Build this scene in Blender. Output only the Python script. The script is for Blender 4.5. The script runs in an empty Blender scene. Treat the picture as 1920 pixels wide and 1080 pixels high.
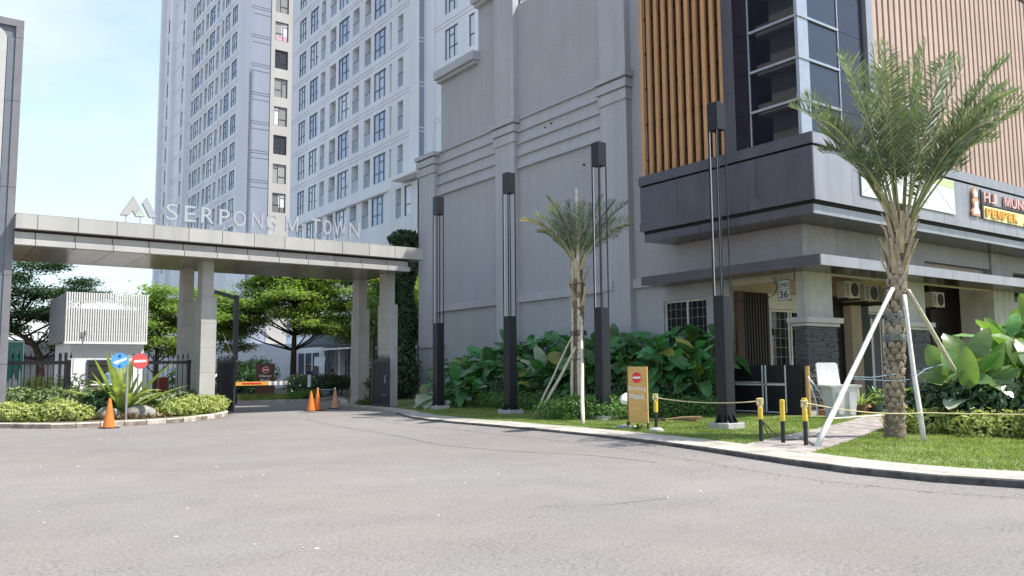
import bpy, math, random
import numpy as np
from mathutils import Matrix, Vector, Quaternion
rnd = random.Random(7)
nr = np.random.default_rng(11)
sc = bpy.context.scene
col = sc.collection
PI = math.pi

# ------------------------------------------------------------------ camera
cam_d = bpy.data.cameras.new("camera"); cam = bpy.data.objects.new("camera", cam_d); col.objects.link(cam)
FPX = 1545.6
cam_d.sensor_width = 36.0; cam_d.lens = 36.0 * FPX / 1920.0; cam_d.clip_start = 0.1; cam_d.clip_end = 3000
pit, rol, yaw = math.radians(5.586), math.radians(-0.5206), math.radians(54.06)
fw = Vector((math.cos(pit)*math.cos(yaw), math.cos(pit)*math.sin(yaw), math.sin(pit)))
r0 = Vector((math.sin(yaw), -math.cos(yaw), 0)); u0 = r0.cross(fw)
Rv = math.cos(rol)*r0 + math.sin(rol)*u0; Uv = -math.sin(rol)*r0 + math.cos(rol)*u0
cam.matrix_world = Matrix(((Rv.x, Uv.x, -fw.x, 0), (Rv.y, Uv.y, -fw.y, 0), (Rv.z, Uv.z, -fw.z, 1.5), (0, 0, 0, 1)))
sc.camera = cam

# ------------------------------------------------------------------ sky, sun, exposure
SUN_EL = math.radians(57); SUN_H = Vector((0.725, -0.689))
SUN_ROT = math.atan2(SUN_H.x, SUN_H.y)
world = bpy.data.worlds.new("World"); sc.world = world; world.use_nodes = True
wt = world.node_tree; wt.nodes.clear()
wo = wt.nodes.new("ShaderNodeOutputWorld"); wb = wt.nodes.new("ShaderNodeBackground")
sky = wt.nodes.new("ShaderNodeTexSky"); sky.sky_type = 'NISHITA'; sky.sun_disc = False
sky.sun_elevation = SUN_EL; sky.sun_rotation = SUN_ROT; sky.air_density = 1.0; sky.dust_density = 0.7; sky.ozone_density = 1.0
wb.inputs['Strength'].default_value = 0.15
tc = wt.nodes.new("ShaderNodeTexCoord"); mp = wt.nodes.new("ShaderNodeMapping")
mp.inputs['Scale'].default_value = (1.0, 1.0, 2.6); mp.inputs['Rotation'].default_value = (0.25, 0.1, 0.6)
nz = wt.nodes.new("ShaderNodeTexNoise"); nz.inputs['Scale'].default_value = 1.7; nz.inputs['Detail'].default_value = 7; nz.inputs['Roughness'].default_value = 0.55
rp = wt.nodes.new("ShaderNodeValToRGB")
rp.color_ramp.elements[0].position = 0.44; rp.color_ramp.elements[0].color = (0.12, 0.12, 0.12, 1)
rp.color_ramp.elements[1].position = 0.61; rp.color_ramp.elements[1].color = (0.92, 0.92, 0.92, 1)
mx = wt.nodes.new("ShaderNodeMix"); mx.data_type = 'RGBA'
mx.inputs[7].default_value = (2.75, 3.12, 3.36, 1)
L = wt.links.new
L(tc.outputs['Generated'], mp.inputs['Vector']); L(mp.outputs['Vector'], nz.inputs['Vector']); L(nz.outputs['Fac'], rp.inputs['Fac'])
L(rp.outputs['Color'], mx.inputs[0]); L(sky.outputs['Color'], mx.inputs[6]); L(mx.outputs[2], wb.inputs['Color']); L(wb.outputs[0], wo.inputs['Surface'])

sun_d = bpy.data.lights.new("sun", 'SUN'); sun_d.energy = 3.7; sun_d.angle = math.radians(0.55); sun_d.color = (1.0, 0.955, 0.89)
sun = bpy.data.objects.new("sun", sun_d); col.objects.link(sun)
sd = Vector((SUN_H.x*math.cos(SUN_EL), SUN_H.y*math.cos(SUN_EL), math.sin(SUN_EL)))
sun.rotation_euler = sd.to_track_quat('Z', 'Y').to_euler(); sun.location = (30, -20, 60)
sc.view_settings.view_transform = 'Standard'; sc.view_settings.look = 'None'
sc.view_settings.gamma = 1.0; sc.view_settings.use_curve_mapping = False
sc.view_settings.exposure = 1.12
sc.render.engine = 'CYCLES'
sc.cycles.max_bounces = 6; sc.cycles.transparent_max_bounces = 8
sc.cycles.use_denoising = True; sc.cycles.denoising_prefilter = 'ACCURATE'; sc.cycles.denoising_input_passes = 'RGB_ALBEDO_NORMAL'

# ------------------------------------------------------------------ materials
MATS = {}
def mat(name, c, rough=0.6, metal=0.0, var=0.12, scale=3.0, bump=0.0, bscale=40.0, spec=0.5, transl=0.0, rand=0.0, detail=5, c2=None, stretch=None, hue=0.0, rlo=None, streak=0.0, streakv=(2.2, 2.2, 0.10), grain=0.0):
    if name in MATS: return MATS[name]
    m = bpy.data.materials.new(name); m.use_nodes = True; t = m.node_tree; n = t.nodes; l = t.links.new
    p = n['Principled BSDF']; out = n['Material Output']
    p.inputs['Roughness'].default_value = rough; p.inputs['Metallic'].default_value = metal
    p.inputs['Specular IOR Level'].default_value = spec
    co = n.new('ShaderNodeTexCoord'); src = co.outputs['Object']
    if stretch:
        ma = n.new('ShaderNodeMapping'); ma.inputs['Scale'].default_value = stretch; l(src, ma.inputs['Vector']); src = ma.outputs['Vector']
    no = n.new('ShaderNodeTexNoise'); no.inputs['Scale'].default_value = scale; no.inputs['Detail'].default_value = detail; no.inputs['Roughness'].default_value = 0.6
    l(src, no.inputs['Vector'])
    mixn = n.new('ShaderNodeMix'); mixn.data_type = 'RGBA'
    c = tuple(c) + (1,)
    if c2 is None:
        a = tuple(max(0, x*(1-2*var)) for x in c[:3]) + (1,); b = tuple(min(1, x*(1+2*var)) for x in c[:3]) + (1,)
    else:
        a = c; b = tuple(c2) + (1,)
    mr = n.new('ShaderNodeMapRange'); mr.inputs['From Min'].default_value = 0.3; mr.inputs['From Max'].default_value = 0.7
    l(no.outputs['Fac'], mr.inputs['Value']); l(mr.outputs['Result'], mixn.inputs[0])
    mixn.inputs[6].default_value = a; mixn.inputs[7].default_value = b
    cs = mixn.outputs[2]
    if grain > 0:
        ng = n.new('ShaderNodeTexNoise'); ng.inputs['Scale'].default_value = 11; ng.inputs['Detail'].default_value = 4; ng.inputs['Roughness'].default_value = 0.8; l(co.outputs['Object'], ng.inputs['Vector'])
        mg = n.new('ShaderNodeMapRange'); mg.inputs['From Min'].default_value = 0.32; mg.inputs['From Max'].default_value = 0.68; mg.inputs['To Min'].default_value = 1-grain; mg.inputs['To Max'].default_value = 1+grain
        l(ng.outputs['Fac'], mg.inputs['Value']); vg = n.new('ShaderNodeVectorMath'); vg.operation = 'SCALE'; l(cs, vg.inputs[0]); l(mg.outputs['Result'], vg.inputs['Scale']); cs = vg.outputs[0]
    if streak > 0 or streakv[0] == 9:
        mb_ = n.new('ShaderNodeMapping'); mb_.inputs['Scale'].default_value = streakv; l(co.outputs['Object'], mb_.inputs['Vector'])
        ns = n.new('ShaderNodeTexNoise'); ns.inputs['Scale'].default_value = 1.0; ns.inputs['Detail'].default_value = 6; ns.inputs['Roughness'].default_value = 0.65; l(mb_.outputs[0], ns.inputs['Vector'])
        k_ = streak if streak > 0 else 0.18
        ms_ = n.new('ShaderNodeMapRange'); ms_.inputs['From Min'].default_value = 0.36; ms_.inputs['From Max'].default_value = 0.62; ms_.inputs['To Min'].default_value = 1-k_; ms_.inputs['To Max'].default_value = 1+k_*.25
        l(ns.outputs['Fac'], ms_.inputs['Value']); vs_ = n.new('ShaderNodeVectorMath'); vs_.operation = 'SCALE'; l(cs, vs_.inputs[0]); l(ms_.outputs['Result'], vs_.inputs['Scale']); cs = vs_.outputs[0]
    if rand > 0:
        oi = n.new('ShaderNodeObjectInfo'); hs = n.new('ShaderNodeHueSaturation')
        m2 = n.new('ShaderNodeMapRange'); m2.inputs['To Min'].default_value = 1-rand; m2.inputs['To Max'].default_value = 1+rand
        l(oi.outputs['Random'], m2.inputs['Value']); l(m2.outputs['Result'], hs.inputs['Value']); l(cs, hs.inputs['Color'])
        if hue:
            m3 = n.new('ShaderNodeMapRange'); m3.inputs['To Min'].default_value = 0.5-hue; m3.inputs['To Max'].default_value = 0.5+hue
            l(oi.outputs['Random'], m3.inputs['Value']); l(m3.outputs['Result'], hs.inputs['Hue'])
        cs = hs.outputs['Color']
    l(cs, p.inputs['Base Color'])
    if bump:
        nb = n.new('ShaderNodeTexNoise'); nb.inputs['Scale'].default_value = bscale; nb.inputs['Detail'].default_value = 4
        l(src, nb.inputs['Vector'])
        bu = n.new('ShaderNodeBump'); bu.inputs['Strength'].default_value = bump; bu.inputs['Distance'].default_value = 0.02
        l(nb.outputs['Fac'], bu.inputs['Height']); l(bu.outputs['Normal'], p.inputs['Normal'])
    if rlo is not None:
        m4 = n.new('ShaderNodeMapRange'); m4.inputs['To Min'].default_value = rlo; m4.inputs['To Max'].default_value = rough
        l(no.outputs['Fac'], m4.inputs['Value']); l(m4.outputs['Result'], p.inputs['Roughness'])
    if transl > 0:
        tr = n.new('ShaderNodeBsdfTranslucent'); ms = n.new('ShaderNodeMixShader'); ms.inputs[0].default_value = transl
        g = n.new('ShaderNodeMix'); g.data_type = 'RGBA'; g.blend_type = 'MULTIPLY'; g.inputs[0].default_value = 1; g.inputs[7].default_value = (1.5, 1.6, 0.6, 1)
        l(cs, g.inputs[6]); l(g.outputs[2], tr.inputs['Color'])
        l(p.outputs[0], ms.inputs[1]); l(tr.outputs[0], ms.inputs[2]); l(ms.outputs[0], out.inputs['Surface'])
    MATS[name] = m
    return m

def asphalt_mat():
    m = bpy.data.materials.new("asphalt"); m.use_nodes = True; t = m.node_tree; n = t.nodes; l = t.links.new; p = n['Principled BSDF']
    co = n.new('ShaderNodeTexCoord')
    def noise(s, d=4, rough=0.6, st=None):
        x = n.new('ShaderNodeTexNoise'); x.inputs['Scale'].default_value = s; x.inputs['Detail'].default_value = d; x.inputs['Roughness'].default_value = rough
        if st:
            ma = n.new('ShaderNodeMapping'); ma.inputs['Scale'].default_value = st; ma.inputs['Rotation'].default_value = (0, 0, 0.62); l(co.outputs['Object'], ma.inputs['Vector']); l(ma.outputs[0], x.inputs['Vector'])
        else: l(co.outputs['Object'], x.inputs['Vector'])
        return x.outputs['Fac']
    def rng(v, a, b, lo, hi):
        x = n.new('ShaderNodeMapRange'); x.inputs['From Min'].default_value = a; x.inputs['From Max'].default_value = b; x.inputs['To Min'].default_value = lo; x.inputs['To Max'].default_value = hi
        l(v, x.inputs['Value']); return x.outputs['Result']
    def mul(a, b):
        x = n.new('ShaderNodeMath'); x.operation = 'MULTIPLY'; l(a, x.inputs[0]); l(b, x.inputs[1]); return x.outputs[0]
    big = rng(noise(0.11, 5, 0.65), 0.3, 0.7, 0.84, 1.10)
    mid = rng(noise(0.9, 6, 0.7, (0.8, 1.2, 1)), 0.3, 0.7, 0.94, 1.05)
    fine = rng(noise(26, 4, 0.8), 0.30, 0.70, 0.70, 1.28)
    grit = rng(noise(80, 2, 0.8), 0.30, 0.70, 0.72, 1.28)
    # worn patches where the dark gaps between stones show
    patch = rng(noise(0.8, 7, 0.8), 0.47, 0.68, 0.0, 1.0)
    pit_ = rng(noise(24, 3, 0.85), 0.38, 0.50, 0.30, 1.05)
    mxp = n.new('ShaderNodeMix'); mxp.data_type = 'FLOAT'; mxp.inputs[2].default_value = 1.0; l(patch, mxp.inputs[0]); l(pit_, mxp.inputs[3])
    v = mul(mul(mul(mul(big, mid), fine), grit), mxp.outputs[0])
    tint = n.new('ShaderNodeMix'); tint.data_type = 'RGBA'; tint.inputs[6].default_value = (0.214, 0.201, 0.190, 1); tint.inputs[7].default_value = (0.222, 0.200, 0.184, 1)
    l(rng(noise(0.35, 3), 0.4, 0.65, 0, 1), tint.inputs[0])
    vm = n.new('ShaderNodeVectorMath'); vm.operation = 'SCALE'; l(tint.outputs[2], vm.inputs[0]); l(v, vm.inputs['Scale'])
    l(vm.outputs[0], p.inputs['Base Color']); p.inputs['Roughness'].default_value = 0.9; p.inputs['Specular IOR Level'].default_value = 0.3
    bu = n.new('ShaderNodeBump'); bu.inputs['Strength'].default_value = 0.5; bu.inputs['Distance'].default_value = 0.012
    l(noise(30, 4, 0.85), bu.inputs['Height']); l(bu.outputs[0], p.inputs['Normal'])
    return m

M = dict(
 asphalt = asphalt_mat(),
 ground = mat("bare_soil", (0.12, 0.09, 0.06), 0.95, var=0.2, scale=2, bump=0.5, bscale=20),
 grass = mat("lawn", (0.125, 0.15, 0.05), 0.9, scale=1.7, c2=(0.21, 0.25, 0.10), bump=0.6, bscale=120, spec=0.15),
 blade = mat("grass_blade", (0.135, 0.20, 0.05), 0.7, scale=1.3, c2=(0.30, 0.36, 0.13), transl=0.35, spec=0.2),
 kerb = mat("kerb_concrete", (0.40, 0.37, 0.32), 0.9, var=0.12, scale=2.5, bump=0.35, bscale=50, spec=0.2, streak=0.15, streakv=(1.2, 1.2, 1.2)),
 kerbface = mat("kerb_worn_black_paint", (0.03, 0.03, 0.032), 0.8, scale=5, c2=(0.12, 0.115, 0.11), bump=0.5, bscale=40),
 kerbpaint = mat("kerb_old_white_paint", (0.30, 0.26, 0.21), 0.9, scale=3.5, c2=(0.60, 0.57, 0.50), bump=0.5, bscale=30, rand=0.15),
 kerbdark = mat("kerb_old_brown_face", (0.12, 0.085, 0.07), 0.9, scale=3, c2=(0.40, 0.34, 0.28), bump=0.5, bscale=30, rand=0.15),
 paver = mat("paver", (0.30, 0.265, 0.24), 0.9, var=0.15, scale=6, bump=0.4, bscale=60, rand=0.18),
 stucco = mat("grey_stucco", (0.395, 0.391, 0.402), 0.92, var=0.022, scale=0.5, bump=0.55, bscale=26, spec=0.2, streak=0.05, grain=0.12),
 stuccolight = mat("smooth_grey_render", (0.435, 0.431, 0.442), 0.88, var=0.02, scale=0.5, bump=0.12, bscale=60, spec=0.25, streak=0.08, grain=0.06),
 plaster = mat("rough_light_plaster", (0.43, 0.42, 0.41), 0.93, var=0.06, scale=2, bump=0.5, bscale=45, spec=0.2, streak=0.12),
 beigewall = mat("beige_porch_wall", (0.46, 0.40, 0.31), 0.9, var=0.06, scale=1.5, bump=0.1),
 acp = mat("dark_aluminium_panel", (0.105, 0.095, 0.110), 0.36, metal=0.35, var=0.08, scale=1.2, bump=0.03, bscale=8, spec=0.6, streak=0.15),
 acplight = mat("sunlit_aluminium_panel", (0.30, 0.305, 0.335), 0.38, metal=0.3, var=0.05, scale=1.0, spec=0.6, streak=0.12),  # paler copy of the dark panel, sun on the front faces painted in
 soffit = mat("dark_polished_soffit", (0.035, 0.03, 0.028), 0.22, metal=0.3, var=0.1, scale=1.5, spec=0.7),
 black = mat("black_gap", (0.008, 0.008, 0.009), 0.7, var=0.1),
 slat = mat("wood_slat", (0.50, 0.255, 0.105), 0.55, scale=3, var=0.12, stretch=(6, 6, 0.5), rand=0.12, spec=0.4),
 slatpink = mat("sunlit_wood_slat", (0.46, 0.335, 0.27), 0.6, scale=3, var=0.08, stretch=(6, 6, 0.5), rand=0.06, spec=0.4),  # same wood as the side slats, with sun and glare painted in
 slatback = mat("brown_back_wall", (0.105, 0.05, 0.032), 0.8, var=0.1),
 darkbrown = mat("dark_brown_board", (0.022, 0.014, 0.011), 0.6, var=0.15, stretch=(8, 8, 0.5)),
 brown = mat("red_brown_timber", (0.085, 0.04, 0.022), 0.6, var=0.15, stretch=(8, 8, 0.6)),
 darkglass = mat("dark_tinted_glass", (0.012, 0.013, 0.020), 0.015, var=0.1, spec=0.42),
 spandrel = mat("purple_black_glass_panel", (0.022, 0.018, 0.028), 0.16, var=0.1, spec=0.4),
 alu = mat("silver_aluminium", (0.40, 0.42, 0.45), 0.35, metal=0.6, var=0.04),
 whitealu = mat("white_aluminium", (0.62, 0.61, 0.58), 0.45, var=0.04),
 doorglass = mat("door_glass", (0.018, 0.02, 0.022), 0.06, var=0.2, spec=0.5),
 lamp = mat("black_powder_coat", (0.015, 0.016, 0.021), 0.45, var=0.1, scale=2, metal=0.0, spec=0.35, streak=0.3),
 lamplight = mat("silver_tube", (0.72, 0.74, 0.76), 0.3, var=0.03, metal=0.2),
 concrete = mat("rough_concrete", (0.38, 0.37, 0.35), 0.95, var=0.12, scale=5, bump=0.5, bscale=40),
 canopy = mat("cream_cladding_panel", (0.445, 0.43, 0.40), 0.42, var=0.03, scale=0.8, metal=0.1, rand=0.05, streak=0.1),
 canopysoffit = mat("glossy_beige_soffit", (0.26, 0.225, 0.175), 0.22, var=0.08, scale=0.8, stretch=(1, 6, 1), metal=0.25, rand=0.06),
 column = mat("beige_column_stone", (0.41, 0.395, 0.365), 0.75, var=0.05, scale=1.6, bump=0.08, rand=0.03, streak=0.12),
 letter = mat("brushed_steel_letter", (0.42, 0.43, 0.455), 0.4, metal=0.35, var=0.03),
 letteredge = mat("letter_side", (0.30, 0.31, 0.34), 0.45, metal=0.3, var=0.03),
 towerwhite = mat("tower_white_paint", (0.82, 0.823, 0.85), 0.85, var=0.025, scale=0.12, spec=0.25, streak=0.1, streakv=(0.35, 0.35, 0.02)),
 towerblue = mat("tower_blue_grey_paint", (0.29, 0.32, 0.395), 0.85, var=0.03, scale=0.12, spec=0.25, streak=0.1, streakv=(0.35, 0.35, 0.02)),
 towercream = mat("tower_cream_paint", (0.47, 0.46, 0.44), 0.85, var=0.035, scale=0.15, spec=0.25, streak=0.14, streakv=(0.35, 0.35, 0.02)),
 towergroove = mat("tower_groove", (0.5, 0.5, 0.55), 0.9, var=0.05),
 towerframe = mat("blue_black_window_frame", (0.06, 0.08, 0.13), 0.4, var=0.1),
 balpanel = mat("balcony_panel", (0.33, 0.36, 0.42), 0.5, var=0.06, rand=0.25),
 recess = mat("recess_interior", (0.4, 0.4, 0.4), 0.9, var=0.1),
 acwhite = mat("ac_casing", (0.43, 0.41, 0.365), 0.5, var=0.06),
 podium = mat("podium_white", (0.80, 0.80, 0.815), 0.85, var=0.03, scale=0.4),
 awning = mat("dark_green_awning", (0.012, 0.028, 0.028), 0.6, var=0.15),
 canvas = mat("white_canvas", (0.66, 0.66, 0.66), 0.85, var=0.04),
 rail = mat("fence_black", (0.014, 0.014, 0.016), 0.45, var=0.1),
 gateleaf = mat("gate_dark_blue", (0.022, 0.024, 0.034), 0.5, var=0.12),
 conemat = mat("traffic_orange", (0.70, 0.19, 0.030), 0.5, var=0.07, scale=6, bump=0.1),
 conepale = mat("faded_orange", (0.62, 0.30, 0.17), 0.6, var=0.08, scale=6, bump=0.1),
 rubber = mat("black_rubber", (0.02, 0.02, 0.02), 0.7, var=0.1),
 orange = mat("barrier_orange", (0.70, 0.36, 0.06), 0.5, var=0.06),
 white = mat("white_paint", (0.74, 0.74, 0.72), 0.5, var=0.03),
 red = mat("sign_red", (0.62, 0.03, 0.03), 0.4, var=0.03),
 pinkred = mat("sign_faded_red", (0.55, 0.075, 0.075), 0.4, var=0.03),
 blue = mat("sign_blue", (0.075, 0.30, 0.66), 0.4, var=0.03),
 navy = mat("sign_navy", (0.02, 0.07, 0.30), 0.5, var=0.03),
 signply = mat("tan_plywood", (0.60, 0.36, 0.115), 0.6, scale=3, var=0.10, stretch=(1, 1, 6)),
 signbrown = mat("brown_sign_face", (0.115, 0.05, 0.033), 0.5, var=0.06),
 steel = mat("galvanised_steel", (0.42, 0.43, 0.44), 0.4, metal=0.6, var=0.06),
 teal = mat("teal_sign_face", (0.02, 0.23, 0.18), 0.4, var=0.04),
 pylongrey = mat("pylon_grey", (0.185, 0.18, 0.19), 0.5, var=0.04, metal=0.2, streak=0.1),
 pylondark = mat("pylon_blue_grey", (0.15, 0.165, 0.19), 0.5, var=0.04, metal=0.2),
 pylonwhite = mat("pylon_white", (0.46, 0.455, 0.44), 0.4, var=0.02),
 pylonsilver = mat("pylon_silver", (0.235, 0.238, 0.25), 0.45, metal=0.3, var=0.04),
 yellow = mat("yellow_paint", (0.66, 0.46, 0.045), 0.55, var=0.1, scale=9),
 rope = mat("yellow_rope", (0.58, 0.50, 0.27), 0.9, var=0.1, scale=20),
 bluerope = mat("blue_rope", (0.17, 0.25, 0.29), 0.9, var=0.2, scale=20),
 bamboo = mat("pale_bamboo", (0.56, 0.50, 0.39), 0.6, scale=4, var=0.10, stretch=(1, 1, 2), rand=0.08),
 whitepole = mat("whitewashed_pole", (0.62, 0.60, 0.56), 0.7, scale=5, var=0.09, rand=0.05),
 trunk = mat("palm_trunk", (0.17, 0.13, 0.095), 0.95, scale=8, var=0.2, bump=0.6, bscale=30),
 boss = mat("palm_leaf_base", (0.25, 0.195, 0.14), 0.9, scale=9, c2=(0.47, 0.39, 0.30), bump=0.5, bscale=60, rand=0.22),
 boss2 = mat("small_palm_leaf_base", (0.14, 0.10, 0.065), 0.9, scale=9, c2=(0.30, 0.23, 0.15), bump=0.5, rand=0.2),
 sheath = mat("dry_leaf_sheath", (0.33, 0.245, 0.155), 0.9, scale=8, c2=(0.52, 0.42, 0.29), rand=0.2),
 frond = mat("palm_frond", (0.105, 0.155, 0.09), 0.42, scale=5, c2=(0.27, 0.32, 0.21), transl=0.25, rand=0.18, spec=0.6),
 fronddry = mat("dry_palm_frond", (0.19, 0.20, 0.11), 0.55, scale=5, c2=(0.42, 0.35, 0.21), transl=0.2, rand=0.15),
 rachis = mat("frond_stalk", (0.30, 0.29, 0.12), 0.6, var=0.15),
 bark = mat("tree_bark", (0.075, 0.052, 0.038), 0.95, scale=6, var=0.2, bump=0.6, bscale=20),
 treeleaf = mat("tree_leaf", (0.12, 0.20, 0.055), 0.5, scale=0.9, c2=(0.29, 0.38, 0.13), transl=0.5, spec=0.3),
 treedark = mat("dark_tree_leaf", (0.022, 0.058, 0.024), 0.55, scale=0.9, c2=(0.055, 0.11, 0.045), transl=0.2, spec=0.3),
 bigleaf = mat("broad_leaf", (0.05, 0.165, 0.05), 0.30, scale=2.2, c2=(0.09, 0.25, 0.07), transl=0.22, rand=0.42, hue=0.025, spec=0.45, streakv=(9, 9, 9)),
 bigleafsun = mat("broad_leaf_light", (0.10, 0.22, 0.06), 0.30, scale=2.0, c2=(0.20, 0.31, 0.10), transl=0.32, rand=0.25, hue=0.03, spec=0.6),
 yleaf = mat("yellowing_leaf", (0.32, 0.28, 0.05), 0.5, scale=3, c2=(0.16, 0.20, 0.04), transl=0.25, rand=0.2),
 paleleaf = mat("leaf_pale_back", (0.40, 0.43, 0.33), 0.5, scale=3, c2=(0.20, 0.29, 0.15), transl=0.2, rand=0.15),
 stalk = mat("leaf_stalk", (0.10, 0.16, 0.05), 0.6, var=0.2),
 hedge = mat("hedge_leaf", (0.06, 0.15, 0.03), 0.5, scale=3, c2=(0.15, 0.26, 0.07), transl=0.25, spec=0.3),
 hedgeyellow = mat("yellow_green_leaf", (0.23, 0.30, 0.07), 0.55, scale=2.5, c2=(0.52, 0.54, 0.22), transl=0.25, spec=0.3),
 hedgedark = mat("glossy_dark_leaf", (0.022, 0.06, 0.020), 0.3, scale=4, c2=(0.06, 0.12, 0.035), transl=0.1, spec=0.7),
 mixedleaf = mat("variegated_leaf", (0.085, 0.155, 0.04), 0.5, scale=6, c2=(0.26, 0.32, 0.15), transl=0.2),
 bronze = mat("bronze_leaf", (0.07, 0.055, 0.03), 0.45, scale=5, c2=(0.26, 0.20, 0.12), transl=0.15),
 ivy = mat("ivy_leaf", (0.014, 0.036, 0.016), 0.5, scale=3, c2=(0.05, 0.10, 0.035), transl=0.1, spec=0.3),
 crinum = mat("strap_leaf", (0.17, 0.26, 0.07), 0.4, scale=2.5, c2=(0.40, 0.44, 0.17), transl=0.3, rand=0.15, stretch=(3, 3, 1)),
 flower = mat("white_petal", (0.72, 0.70, 0.66), 0.7, var=0.05),
 rock = mat("garden_rock", (0.23, 0.215, 0.195), 0.95, scale=4, var=0.2, bump=0.7, bscale=14),
 bin = mat("white_plastic_bin", (0.60, 0.60, 0.60), 0.5, var=0.06, scale=4),
 terracotta = mat("terracotta_tile", (0.33, 0.155, 0.085), 0.7, var=0.1, scale=4),
 potblue = mat("blue_green_pot", (0.10, 0.17, 0.17), 0.5, var=0.1),
 potbrown = mat("brown_pot", (0.13, 0.07, 0.045), 0.7, var=0.1),
 redbox = mat("red_planter", (0.36, 0.045, 0.025), 0.6, var=0.1),
 stone = mat("dark_ledge_stone", (0.045, 0.045, 0.053), 0.75, scale=9, c2=(0.17, 0.17, 0.185), bump=0.6, bscale=50, rand=0.2, stretch=(0.5, 0.5, 6)),
 stonecap = mat("light_stone_cap", (0.40, 0.395, 0.385), 0.8, var=0.05, scale=3, streak=0.15),
 tape = mat("white_tape", (0.72, 0.72, 0.70), 0.6, scale=14, c2=(0.50, 0.50, 0.50)),
 blackboard = mat("black_board", (0.010, 0.009, 0.012), 0.5, var=0.15),
 straw = mat("broom_straw", (0.30, 0.21, 0.12), 0.95, var=0.2, scale=20),
 banner = mat("white_banner", (0.66, 0.69, 0.70), 0.5, var=0.02),
 bannergreen = mat("banner_yellow_green", (0.48, 0.54, 0.28), 0.5, var=0.03),
 bannergrey = mat("banner_grey_print", (0.42, 0.46, 0.50), 0.5, var=0.03),
 inkgrey = mat("grey_print", (0.20, 0.21, 0.22), 0.5, var=0.03),
 ink = mat("black_print", (0.02, 0.02, 0.022), 0.5, var=0.03),
 signyellow = mat("sign_yellow", (0.74, 0.66, 0.34), 0.45, var=0.04),
 salmon = mat("sign_salmon", (0.62, 0.38, 0.35), 0.45, var=0.04),
 skin = mat("skin", (0.32, 0.18, 0.11), 0.6, var=0.05),
 shirtblue = mat("blue_shirt", (0.07, 0.16, 0.40), 0.8, var=0.08),
 shirtyellow = mat("cream_shirt", (0.50, 0.44, 0.22), 0.8, var=0.08),
 cloth = mat("dark_cloth", (0.018, 0.018, 0.022), 0.85, var=0.1),
 litter = mat("dry_petal_litter", (0.66, 0.64, 0.60), 0.8, var=0.08),
 farwall = mat("far_pale_wall", (0.42, 0.40, 0.36), 0.9, var=0.05, scale=0.5),
 farroof = mat("far_roof", (0.30, 0.28, 0.26), 0.8, var=0.06),
 bedroom = mat("pink_bedding", (0.55, 0.33, 0.42), 0.8, var=0.1),
)

def tower_glass(name, dark, light, rough=0.07):
    m = bpy.data.materials.new(name); m.use_nodes = True; t = m.node_tree; n = t.nodes; l = t.links.new; p = n['Principled BSDF']
    oi = n.new('ShaderNodeObjectInfo'); cr = n.new('ShaderNodeValToRGB'); cr.color_ramp.interpolation = 'CONSTANT'
    e = cr.color_ramp.elements; e[0].color = dark + (1,); e[1].position = 0.35; e[1].color = light + (1,)
    x = e.new(0.6); x.color = tuple(0.55*a + 0.45*b for a, b in zip(dark, light)) + (1,)
    x = e.new(0.8); x.color = tuple(0.2*a + 0.8*b for a, b in zip(dark, light)) + (1,)
    l(oi.outputs['Random'], cr.inputs['Fac'])
    co = n.new('ShaderNodeTexCoord'); wv = n.new('ShaderNodeTexWave'); wv.inputs['Scale'].default_value = 1.7; wv.inputs['Distortion'].default_value = 2.5; wv.inputs['Detail'].default_value = 2
    l(co.outputs['Object'], wv.inputs['Vector'])
    mr = n.new('ShaderNodeMapRange'); mr.inputs['To Min'].default_value = 0.78; mr.inputs['To Max'].default_value = 1.12; l(wv.outputs['Fac'], mr.inputs['Value'])
    vm = n.new('ShaderNodeVectorMath'); vm.operation = 'SCALE'; l(cr.outputs['Color'], vm.inputs[0]); l(mr.outputs['Result'], vm.inputs['Scale'])
    l(vm.outputs[0], p.inputs['Base Color']); p.inputs['Roughness'].default_value = rough; p.inputs['Specular IOR Level'].default_value = 0.6
    return m
M['darkglass'].node_tree.nodes['Principled BSDF'].inputs['IOR'].default_value = 1.65
M['tglass'] = tower_glass("curtain_and_sky_glass", (0.42, 0.50, 0.63), (0.72, 0.74, 0.78))  # pane colours mix curtain tones with a painted sky reflection
M['rglass'] = tower_glass("recess_window_glass", (0.045, 0.05, 0.055), (0.36, 0.36, 0.35))
M['cafeglass'] = tower_glass("cafe_glass", (0.035, 0.04, 0.05), (0.12, 0.13, 0.15))

# ------------------------------------------------------------------ helpers
def setp(o, label=None, cat=None, group=None, kind=None):
    if label: o["label"] = label
    if cat: o["category"] = cat
    if group: o["group"] = group
    if kind: o["kind"] = kind
    return o
def empty(name, loc, label=None, cat=None, group=None, rz=0.0):
    o = bpy.data.objects.new(name, None); o.empty_display_size = 0.2; col.objects.link(o)
    o.location = loc; o.rotation_euler = (0, 0, rz)
    return setp(o, label, cat, group)
def worldloc(p):
    v = Vector((0, 0, 0))
    while p is not None: v += p.location; p = p.parent
    return v
def inst(name, mesh, parent=None, loc=(0, 0, 0), rot=None, scale=None, material=None):
    o = bpy.data.objects.new(name, mesh); col.objects.link(o); o.location = loc
    if rot is not None:
        if isinstance(rot, Quaternion): o.rotation_mode = 'QUATERNION'; o.rotation_quaternion = rot
        else: o.rotation_euler = rot
    if scale is not None: o.scale = (scale,)*3 if isinstance(scale, (int, float)) else scale
    if parent is not None: o.parent = parent
    return o
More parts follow.
